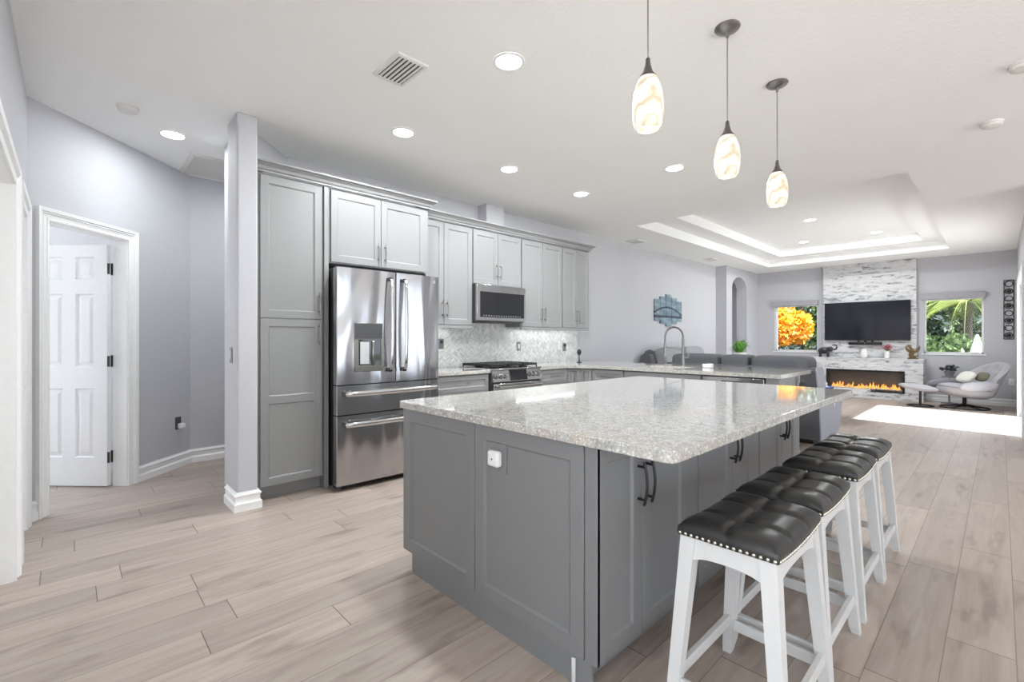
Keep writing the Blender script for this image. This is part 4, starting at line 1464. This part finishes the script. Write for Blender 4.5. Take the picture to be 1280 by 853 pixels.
MB().lathe([(0.085, 0), (0.085, 0.018), (0.06, 0.03), (0.05, 0.04), (0.003, 0.042)], n=18).build('base', 'bronze', t)
m = MB()
m.tube([(0, 0.0, 0.03), (0.01, 0.03, 0.09), (0, -0.01, 0.15), (0, 0.02, 0.21), (0, 0.05, 0.25), (0, 0.085, 0.27)], [0.04, 0.042, 0.036, 0.024, 0.022, 0.012], 10)
m.sell((0, 0.055, 0.265), (0.022, 0.04, 0.024), 1, 1, 12, 8)
m.tube([(0, -0.02, 0.05), (0.02, -0.07, 0.06), (0.02, -0.09, 0.10)], [0.02, 0.013, 0.003], 8)
m.build('body', 'bronze', t)
for s in (-1, 1):
    m = MB()
    m.loft([[(0.012, s * 0.02, 0.15), (0.012, s * 0.07, 0.21), (0.012, s * 0.11, 0.28), (0.012, s * 0.115, 0.20), (0.012, s * 0.09, 0.15), (0.012, s * 0.05, 0.12)], [(0.02, s * 0.02, 0.15), (0.02, s * 0.07, 0.21), (0.02, s * 0.11, 0.28), (0.02, s * 0.115, 0.20), (0.02, s * 0.09, 0.15), (0.02, s * 0.05, 0.12)]])
    m.build('wing', 'bronze', t)

# wall art : five canvas panels
ax = 7.89
t = thing('wall_art', 'staggered five-panel blue grey waterfront print on the kitchen wall', 'picture', (ax, YW, 0))
pw = 1.07 / 5
for i, (za, zb) in enumerate(((1.60, 2.0), (1.545, 2.06), (1.495, 2.115), (1.545, 2.06), (1.60, 2.0))):
    o = MB().box(i * pw + 0.006, (i + 1) * pw - 0.006, -0.03, -0.0005, za, zb, 0.001).build('panel', 'art', t)
t2 = None

# metal wall decoration right of the right window
t = thing('metal_wall_art', 'tall black metal scroll panel right of the right window', 'wall decoration', (XT, -0.115, 1.25))
m = MB()
for y in (-0.062, 0.062): m.box(-0.018, -0.001, y - 0.005, y + 0.005, 0, 1.09)
for z in (0, 0.36, 0.72, 1.09): m.box(-0.018, -0.001, -0.062, 0.062, z - 0.005, z + 0.005)
m.build('frame', 'black', t, smooth=False)
m = MB()
for i in range(8):
    zc = 0.07 + 0.136 * i
    rr = 0.05
    m.tube([(-0.012, rr * math.cos(2 * PI * k / 18), zc + rr * math.sin(2 * PI * k / 18)) for k in range(18)], 0.007, 6, True)
    if i % 2 == 0: m.sell((-0.012, 0.0, zc), (0.006, 0.034, 0.034), 1, 1, 12, 8)
m.build('scrollwork', 'black', t)

# ------------------------------------------------------------------ sofas
def cushion_block(m, x0, x1, y0, y1, z0, z1, e=0.35, rot=None):
    c = ((x0 + x1) / 2, (y0 + y1) / 2, (z0 + z1) / 2)
    m.sell(c, ((x1 - x0) / 2, (y1 - y0) / 2, (z1 - z0) / 2), e, e, 36, 16, rot)
    return m


# sofa with its back to the peninsula: local x forward (+X world), y along +Y
SX, SYa, SYb = 6.17, 1.50, 3.29
t = thing('recliner_sofa', 'dark-backed grey recliner sofa with its back to the peninsula', 'sofa', (SX, SYa, 0))
Ls = SYb - SYa
prof = [(0.20, 0.05), (0.50, 0.05), (0.52, 0.40), (0.30, 0.90), (0.24, 0.92), (0.03, 0.915), (0.0, 0.88), (0.16, 0.45)]
MB().prism(prof, 'y', -0.046, Ls).build('back_frame', 'sofaback', t)
# pale side panel with a curved front
sp = [(0.20, 0.04), (1.02, 0.04), (1.10, 0.12), (1.20, 0.28), (1.25, 0.42), (1.22, 0.49), (1.12, 0.52), (0.52, 0.53), (0.44, 0.60), (0.32, 0.88), (0.24, 0.925), (0.03, 0.92), (0.0, 0.885), (0.16, 0.45)]
sp2 = MB().prism(sp, 'y', -0.06, -0.0465).build('side_panel', 'sofaside', t, smooth=False)
MB().box(0.80, 0.84, -0.063, -0.06, 0.40, 0.44).build('label_tag', 'whiteplastic', sp2, smooth=False)
MB().box(0.5, 1.12, 0.012, 0.20, 0.05, 0.525, 0.03, 2).build('arm', 'sofacush', t)
MB().box(0.5, 1.12, 0.20, Ls, 0.10, 0.30, 0.02, 2).build('seat_frame', 'sofaback', t)
for a, b in ((0.02, 0.68), (0.70, 1.05), (1.07, 1.745)):
    cushion_block(MB(), 0.03, 0.42, a, b, 0.70, 1.045, 0.30).build('back_cushion', 'sofaback', t)
for a, b in ((0.21, 0.68), (0.70, 1.05), (1.07, 1.745)):
    cushion_block(MB(), 0.42, 1.2, a, b, 0.26, 0.52, 0.3).build('seat_cushion', 'sofacush', t)
MB().box(0.22, 1.0, 0.03, 0.10, 0, 0.10).box(0.22, 1.0, Ls - 0.1, Ls - 0.06, 0, 0.10).box(0.21, 0.25, 0.1, Ls - 0.1, 0.0, 0.06).build('base_rail', 'black', t, smooth=False)
MB().lathe([(0.035, -0.001), (0.035, -0.004), (0.002, -0.004)], (0.1995, 0.17, 0.28), 16, 'x').build('cable_port', 'blackplastic', t)
MB().tube([(0.19, 0.2, 0.20), (0.14, 0.3, 0.08), (0.1, 0.45, 0.02), (0.1, 0.8, 0.012)], 0.008, 6).tube([(0.19, 0.25, 0.2), (0.12, 0.42, 0.05), (0.06, 0.62, 0.012)], 0.007, 6).build('power_cable', 'black', t)
# second sofa along the kitchen wall, facing -Y
t = thing('recliner_sofa', 'grey sofa along the wall below the picture panels', 'sofa', (7.33, 3.45, 0))
MB().prism([(0.62, 0.05), (0.95, 0.05), (0.95, 0.95), (0.88, 1.0), (0.78, 0.98), (0.60, 0.45)], 'x', 0.02, 1.98).build('back_frame', 'sofaback', t)
MB().box(0.0, 0.2, 0.02, 0.9, 0.05, 0.56, 0.04, 2).build('arm', 'sofaback', t)
MB().box(1.8, 2.0, 0.02, 0.9, 0.05, 0.62, 0.04, 2).build('arm', 'sofaback', t)
MB().box(0.2, 1.8, 0.02, 0.9, 0.08, 0.32, 0.02, 2).build('seat_frame', 'sofaback', t)
for a, b in ((0.2, 0.98), (1.02, 1.8)):
    cushion_block(MB(), a, b, 0.02, 0.7, 0.28, 0.52, 0.3).build('seat_cushion', 'sofacush', t)
    rot = Matrix.Rotation(R(-14), 3, 'X')
    cushion_block(MB(), a, b, 0.52, 0.80, 0.50, 1.10, 0.35, rot).build('back_cushion', 'sofacush', t)
MB().prism([(0.62, 0.45), (0.86, 0.45), (0.95, 1.02), (0.86, 1.06), (0.78, 1.03)], 'x', 0.14, 0.20).build('back_side', 'sofaback', t)
MB().box(0.1, 0.14, 0.1, 0.85, 0, 0.06).box(1.86, 1.9, 0.1, 0.85, 0, 0.06).build('base_rail', 'black', t, smooth=False)

# plant on a pedestal in the sofa corner
t = thing('pedestal_table', 'white round pedestal under the green plant', 'table', (9.5, 3.51, 0))
MB().lathe([(0.16, 0), (0.16, 0.02), (0.05, 0.04), (0.04, 0.80), (0.15, 0.83), (0.16, 0.85), (0.002, 0.85)], n=24).build('column', 'ceramic', t)
t = thing('potted_plant', 'bushy green plant in a white pot behind the sofa', 'plant', (9.5, 3.51, 0.8505))
MB().lathe([(0.075, 0), (0.12, 0.09), (0.13, 0.14), (0.12, 0.14), (0.11, 0.11), (0.002, 0.10)], n=20).build('pot', 'ceramic', t)
m = MB()
for i in range(60):
    a = rnd.uniform(0, 2 * PI)
    rr = rnd.uniform(0.06, 0.24)
    h = rnd.uniform(0.14, 0.30) - rr * 0.3
    dirv = Vector((math.cos(a), math.sin(a), 0)); sd = Vector((-math.sin(a), math.cos(a), 0))
    b0 = Vector((0, 0, 0.11)) + dirv * 0.03
    mid = b0 + dirv * rr * 0.5 + Vector((0, 0, h))
    tip = b0 + dirv * rr + Vector((0, 0, h * 0.9 - 0.03))
    w_ = 0.016
    for (p, q) in ((b0, mid), (mid, tip)):
        pass
    m.quad(tuple(b0 - sd * 0.005), tuple(b0 + sd * 0.005), tuple(mid + sd * w_), tuple(mid - sd * w_))
    m.quad(tuple(mid - sd * w_), tuple(mid + sd * w_), tuple(tip + sd * 0.001), tuple(tip - sd * 0.001))
m.build('foliage', 'leaf', t)['kind'] = 'stuff'

# coffee table with tray things
t = thing('coffee_table', 'low pale marble-topped coffee table in front of the fireplace', 'table', (8.75, 1.78, 0))
MB().box(-0.45, 0.45, -0.37, 0.55, 0.42, 0.45, 0.006, 2).build('top', 'granite', t)
MB().box(-0.20, 0.20, 0.0, 0.40, 0, 0.42, 0.01).build('base', 'ceramic', t)
t = thing('blue_dish', 'blue dish holding a white cup on the coffee table', 'dish', (8.72, 1.94, 0.4505))
MB().lathe([(0.07, 0), (0.12, 0.012), (0.15, 0.04), (0.145, 0.042), (0.11, 0.02), (0.002, 0.012)], n=24).build('bowl', 'blue', t)
t = thing('white_cup', 'white cup resting in the blue dish', 'cup', (8.72, 1.94, 0.467))
MB().lathe([(0.03, 0), (0.045, 0.01), (0.052, 0.09), (0.048, 0.09), (0.04, 0.015), (0.002, 0.014)], n=20).build('body', 'ceramic', t)
MB().tube([(0.048, 0, 0.075), (0.08, 0, 0.07), (0.082, 0, 0.035), (0.045, 0, 0.025)], 0.006, 6).build('handle', 'ceramic', t)

# ------------------------------------------------------------------ lounge chair and ottoman (forward = local +x)
t = thing('lounge_chair', 'pale grey tufted swivel lounge chair beside the right window', 'armchair', (11.72, 0.44, 0), R(128))
m = MB()
m.lathe([(0.03, 0.03), (0.028, 0.20), (0.05, 0.22), (0.002, 0.22)], n=16)
for k in range(5):
    a = 2 * PI * k / 5 + 0.4
    m.tube([(0.02 * math.cos(a), 0.02 * math.sin(a), 0.06), (0.18 * math.cos(a), 0.18 * math.sin(a), 0.03), (0.34 * math.cos(a), 0.34 * math.sin(a), 0.0125)], [0.016, 0.014, 0.011], 8)
m.tube([(0.33 * math.cos(2 * PI * k / 40), 0.33 * math.sin(2 * PI * k / 40), 0.0115) for k in range(40)], 0.011, 6, True)
m.build('swivel_base', 'black', t)
m = MB()
ry_ = Matrix.Rotation(R(-7), 3, 'Y')
m.sell((0.0, 0, 0.315), (0.36, 0.36, 0.125), 0.75, 0.8, 36, 16, ry_)
sc = m.build('seat_cushion', 'chairfab', t)
pp = []
for k in range(48):
    a = 2 * PI * k / 48
    v = ry_ @ Vector((0.355 * math.copysign(abs(math.cos(a)) ** 0.8, math.cos(a)), 0.355 * math.copysign(abs(math.sin(a)) ** 0.8, math.sin(a)), 0.04))
    pp.append((v.x + 0.0, v.y, v.z + 0.315))
MB().tube(pp, 0.008, 6, True).build('piping', 'chairdark', sc)


def backpt(u, v, off):
    """u -1..1 around, v 0..1 up"""
    ang = u * R(82)
    hgt = (0.60 - 0.30 * abs(u) ** 2.2)
    rad = 0.32 + 0.05 * v - off
    lean = -0.20 * v * (1 - 0.5 * abs(u) ** 2)
    tuft = 0.0
    if off > 0.02:
        for (bu, bv) in ((-0.55, 0.55), (-0.2, 0.55), (0.2, 0.55), (0.55, 0.55), (-0.38, 0.8), (0.0, 0.8), (0.38, 0.8), (0.0, 0.32)):
            tuft += 0.03 * math.exp(-(((u - bu) / 0.09) ** 2 + ((v - bv) / 0.09) ** 2))
        off2 = 0.02 * (math.sin(PI * v) ** 0.5 if 0 < v < 1 else 0)
        rad -= off2
    rad += tuft
    return (-0.08 + lean - rad * math.cos(ang) , rad * math.sin(ang) * 1.05, 0.27 + hgt * v * 0.92)


m = MB()
nu, nv = 40, 18
m.grid(lambda u, v: backpt(2 * u - 1, v, 0.085), nu, nv)
m.grid(lambda u, v: backpt(2 * u - 1, v, 0.0), nu, nv)
ui = [(i / nu, 0.0) for i in range(nu)] + [(1.0, j / nv) for j in range(nv)] + [(i / nu, 1.0) for i in range(nu, 0, -1)] + [(0.0, j / nv) for j in range(nv, 0, -1)]
ra = [backpt(2 * u - 1, v, 0.085) for u, v in ui]
rb = [backpt(2 * u - 1, v, 0.0) for u, v in ui]
rm = [tuple((Vector(a) + Vector(b)) / 2 + (Vector((0, 0, 0.02)) if a[2] > 0.5 else Vector((0, 0, 0)))) for a, b in zip(ra, rb)]
m.loft([ra, rm, rb], True, False)
bmesh.ops.remove_doubles(m.b, verts=m.b.verts[:], dist=1e-5)
bkc = m.build('backrest', 'chairfab', t, ang=80)
m = MB()
for (bu, bv) in ((-0.55, 0.55), (-0.2, 0.55), (0.2, 0.55), (0.55, 0.55), (-0.38, 0.8), (0.0, 0.8), (0.38, 0.8)):
    m.sell(backpt(bu, bv, 0.075), (0.012, 0.012, 0.012), 1, 1, 8, 6)
m.build('tuft_buttons', 'chairdark', bkc)
for s in (-1, 1):
    m = MB()
    m.sell((0.05, s * 0.37, 0.42), (0.30, 0.075, 0.085), 0.8, 0.8, 24, 12, Matrix.Rotation(R(4), 3, 'Y'))
    m.build('armrest', 'chairdark' if s < 0 else 'chairfab', t)
t = thing('throw_pillow', 'cream throw pillow on the lounge chair', 'pillow', (11.72, 0.42, 0.455), R(128))
MB().sell((0, 0, 0.11), (0.05, 0.16, 0.115), 0.6, 0.7, 24, 12, Matrix.Rotation(R(-42), 3, 'Y')).build('cover', 'pillow', t)
t = thing('throw_pillow', 'small olive pillow tucked behind the cream one on the lounge chair', 'pillow', (11.70, 0.21, 0.48), R(140))
MB().sell((0, 0, 0.10), (0.04, 0.10, 0.09), 0.7, 0.8, 20, 10, Matrix.Rotation(R(-35), 3, 'Y')).build('cover', 'olive', t)
# ottoman
t = thing('ottoman', 'pale grey cushioned ottoman on a slim black column in front of the lounge chair', 'ottoman', (11.47, 1.02, 0), R(100))
m = MB().lathe([(0.02, 0.02), (0.02, 0.27), (0.05, 0.29), (0.002, 0.29)], n=14)
m.tube([(0.19 * math.cos(2 * PI * k / 36), 0.19 * math.sin(2 * PI * k / 36), 0.012) for k in range(36)], 0.012, 6, True)
for k in range(4):
    a = PI / 2 * k
    m.tube([(0, 0, 0.03), (0.19 * math.cos(a), 0.19 * math.sin(a), 0.014)], 0.010, 6)
m.build('swivel_base', 'black', t)


def otto(u, v, s):
    x = -0.26 + 0.58 * u
    w = 0.27 * math.sin(PI * min(max(u, 0.0), 1)) ** 0.35 if 0 < u < 1 else 0.0
    y = (2 * v - 1) * w
    zc = 0.315 + 0.07 * u
    th = 0.062 * (math.sin(PI * u) ** 0.5 if 0 < u < 1 else 0) * (1 - abs(2 * v - 1) ** 4)
    return (x, y, zc + s * th)


m = MB()
m.grid(lambda u, v: otto(u, v, 1), 24, 14); m.grid(lambda u, v: otto(u, v, -1), 24, 14)
bmesh.ops.remove_doubles(m.b, verts=m.b.verts[:], dist=1e-4)
m.build('cushion', 'chairfab', t, ang=70)
# side table with a dark plant behind the chair
t = thing('plant_stand', 'slim grey plant stand behind the lounge chair', 'stand', (12.34, 0.675, 0))
MB().lathe([(0.12, 0), (0.12, 0.015), (0.015, 0.025), (0.015, 0.50), (0.11, 0.51), (0.11, 0.525), (0.002, 0.525)], n=20).build('column', 'chairdark', t)
t = thing('potted_plant', 'small dark-leaved plant in a grey pot by the right window', 'plant', (12.34, 0.675, 0.5255))
MB().lathe([(0.05, 0), (0.075, 0.06), (0.08, 0.10), (0.07, 0.10), (0.06, 0.08), (0.002, 0.08)], n=18).build('pot', 'greyplastic', t)
m = MB()
for i in range(34):
    a = rnd.uniform(0, 2 * PI); rr = rnd.uniform(0.02, 0.12); z = 0.12 + rnd.uniform(0, 0.09)
    m.sell((rr * math.cos(a), rr * math.sin(a), z), (0.03, 0.03, 0.016), 1, 1, 8, 5, Matrix.Rotation(rnd.uniform(-0.8, 0.8), 3, 'X'))
m.build('foliage', 'darkleaf', t)['kind'] = 'stuff'
t = thing('wall_plate', 'small white outlet on the living room wall by the sliding door', 'outlet', (XT - 0.0005, -0.15, 0.46), R(-90))
MB().box(-0.036, 0.036, -0.006, 0, -0.058, 0.058, 0.002).build('plate', 'whiteplastic', t)
MB().box(-0.016, 0.016, -0.008, -0.006, -0.035, 0.035, 0.001).build('socket', 'ceramic', t)

# ------------------------------------------------------------------ outside the windows
struct(MB().box(12.95, 60, -30, 40, -0.3, -0.1).build('ground_lawn', 'lawn', smooth=False))
struct(MB().box(-30, 7.5, -25, YE, -0.3, -0.05).box(7.5, 12.8, -25, YR - 0.16, -0.3, -0.05).box(-30, -3.2, YE, 20, -0.3, -0.05).build('ground_bounce', 'bounceground', smooth=False))  # spread wide out of view to throw sunlight up indoors


def leafcloud(m, c, r, n, size, rnd, flat=1.0):
    for i in range(n):
        while True:
            p = Vector((rnd.uniform(-1, 1), rnd.uniform(-1, 1), rnd.uniform(-1, 1)))
            if 0.35 < p.length < 1: break
        p = Vector((c[0] + p.x * r[0], c[1] + p.y * r[1], c[2] + p.z * r[2]))
        a = Vector((rnd.gauss(0, 1), rnd.gauss(0, 1), rnd.gauss(0, 1))).normalized()
        b = a.cross(Vector((rnd.gauss(0, 1), rnd.gauss(0, 1), rnd.gauss(0, 1)))).normalized()
        s = size * rnd.uniform(0.6, 1.3)
        m.quad(tuple(p - a * s), tuple(p + b * s * 0.45), tuple(p + a * s), tuple(p - b * s * 0.45))


def tree(name, label, loc, blobs, mat, n, size, trunk, seed, mat2=None):
    rn = random.Random(seed)
    t = thing(name, label, 'tree', loc)
    m = MB()
    for c, r in blobs: leafcloud(m, c, r, n, size, rn)
    m.build('crown', mat, t, smooth=False)
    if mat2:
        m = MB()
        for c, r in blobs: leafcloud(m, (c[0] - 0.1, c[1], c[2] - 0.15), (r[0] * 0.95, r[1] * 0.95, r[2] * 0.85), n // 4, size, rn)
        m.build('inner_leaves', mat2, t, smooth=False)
    m = MB()
    m.tube([(0, 0, 0), (0.05, 0.05, trunk * 0.5), (0, 0.1, trunk)], [0.16, 0.12, 0.08], 10)
    for k in range(4):
        a = k * 1.7
        m.tube([(0, 0.08, trunk * 0.8), (0.5 * math.cos(a), 0.5 * math.sin(a), trunk * 1.1), (0.9 * math.cos(a), 0.9 * math.sin(a), trunk * 1.5)], [0.06, 0.04, 0.02], 7)
    m.build('trunk', 'bark', t)
    return t


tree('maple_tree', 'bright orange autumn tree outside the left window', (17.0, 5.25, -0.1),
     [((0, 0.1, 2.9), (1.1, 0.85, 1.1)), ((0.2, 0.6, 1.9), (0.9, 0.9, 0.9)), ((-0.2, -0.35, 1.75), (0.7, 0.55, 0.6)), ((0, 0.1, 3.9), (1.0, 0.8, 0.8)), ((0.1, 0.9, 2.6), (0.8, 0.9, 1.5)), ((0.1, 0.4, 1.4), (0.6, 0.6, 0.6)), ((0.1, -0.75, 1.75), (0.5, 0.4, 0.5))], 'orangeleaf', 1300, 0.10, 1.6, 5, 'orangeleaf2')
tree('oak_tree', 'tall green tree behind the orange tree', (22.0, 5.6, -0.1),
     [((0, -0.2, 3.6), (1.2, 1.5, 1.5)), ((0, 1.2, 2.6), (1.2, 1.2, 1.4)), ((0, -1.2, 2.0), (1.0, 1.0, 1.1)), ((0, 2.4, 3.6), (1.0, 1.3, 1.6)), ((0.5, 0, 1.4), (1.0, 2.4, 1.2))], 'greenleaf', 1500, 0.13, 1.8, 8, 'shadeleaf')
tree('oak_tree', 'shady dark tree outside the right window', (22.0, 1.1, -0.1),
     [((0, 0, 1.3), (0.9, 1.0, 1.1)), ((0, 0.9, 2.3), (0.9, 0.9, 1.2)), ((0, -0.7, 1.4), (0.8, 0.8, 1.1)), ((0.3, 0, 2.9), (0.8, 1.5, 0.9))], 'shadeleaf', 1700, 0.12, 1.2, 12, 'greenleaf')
t = thing('hedge', 'long dark hedge at the far end of the garden', 'hedge', (27.0, 4.0, -0.1))
m = MB()
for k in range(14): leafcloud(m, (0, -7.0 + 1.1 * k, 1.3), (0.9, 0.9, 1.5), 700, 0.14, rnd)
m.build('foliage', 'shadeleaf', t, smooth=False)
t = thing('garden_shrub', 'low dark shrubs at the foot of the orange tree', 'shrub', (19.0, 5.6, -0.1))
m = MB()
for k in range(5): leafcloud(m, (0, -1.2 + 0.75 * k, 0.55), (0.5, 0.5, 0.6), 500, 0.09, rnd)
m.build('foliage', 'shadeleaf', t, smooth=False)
t = thing('palm_tree', 'palm with arching fronds outside the right window', 'tree', (18.2, 0.62, -0.1))
m = MB()
m.lathe([(0.13, 0), (0.11, 0.6), (0.10, 1.9), (0.14, 2.35), (0.05, 2.5)], n=14)
m.build('trunk', 'bark', t)
for k in range(20):
    a = 2 * PI * k / 20 + rnd.uniform(-0.1, 0.1)
    lift = rnd.uniform(-0.1, 0.9)
    Lf = rnd.uniform(1.4, 1.9)
    m = MB()
    n = 16
    prev = None
    dv = Vector((math.cos(a), math.sin(a), 0)); sd = Vector((-math.sin(a), math.cos(a), 0))
    spine = []
    for i in range(n + 1):
        u = i / n
        spine.append(Vector((0, 0, 2.4)) + dv * Lf * u * (1 - 0.15 * u) + Vector((0, 0, lift * u * Lf * 0.75 - 1.05 * u * u * Lf * 0.75)))
    m.tube([tuple(p) for p in spine], [0.022 * (1 - 0.8 * i / n) for i in range(n + 1)], 5)
    for i in range(2, n + 1):
        p = spine[i]; u = i / n
        ln = 0.42 * math.sin(PI * min(1, u * 0.85 + 0.12))
        for s in (-1, 1):
            for q in (0, 0.5):
                p2 = p - (spine[i] - spine[i - 1]) * q
                tip = p2 + sd * s * ln * 0.8 + dv * ln * 0.45 + Vector((0, 0, -ln * 0.45))
                w_ = dv * 0.016
                m.quad(tuple(p2 - w_), tuple(p2 + w_), tuple(tip + w_ * 0.2), tuple(tip - w_ * 0.2))
    m.build('frond', 'palmleaf', t, smooth=False)
t = thing('garden_shrub', 'leafy shrubs under the palm outside the right window', 'shrub', (17.4, 0.9, -0.1))
m = MB()
for k in range(4): leafcloud(m, (0, -0.55 + 0.38 * k, 0.7 + 0.12 * (k % 2)), (0.35, 0.36, 0.75), 450, 0.08, rnd)
m.build('foliage', 'greenleaf', t, smooth=False)
t = thing('folded_umbrella', 'white folded garden umbrella outside the right window', 'umbrella', (15.2, 0.36, -0.1))
MB().lathe([(0.17, 0.75), (0.13, 1.0), (0.06, 1.3), (0.02, 1.45), (0.002, 1.46)], n=16).build('canopy', 'canvaswhite', t)
MB().lathe([(0.2, 0), (0.2, 0.05), (0.02, 0.07), (0.02, 0.9)], n=14).build('pole', 'canvaswhite', t)
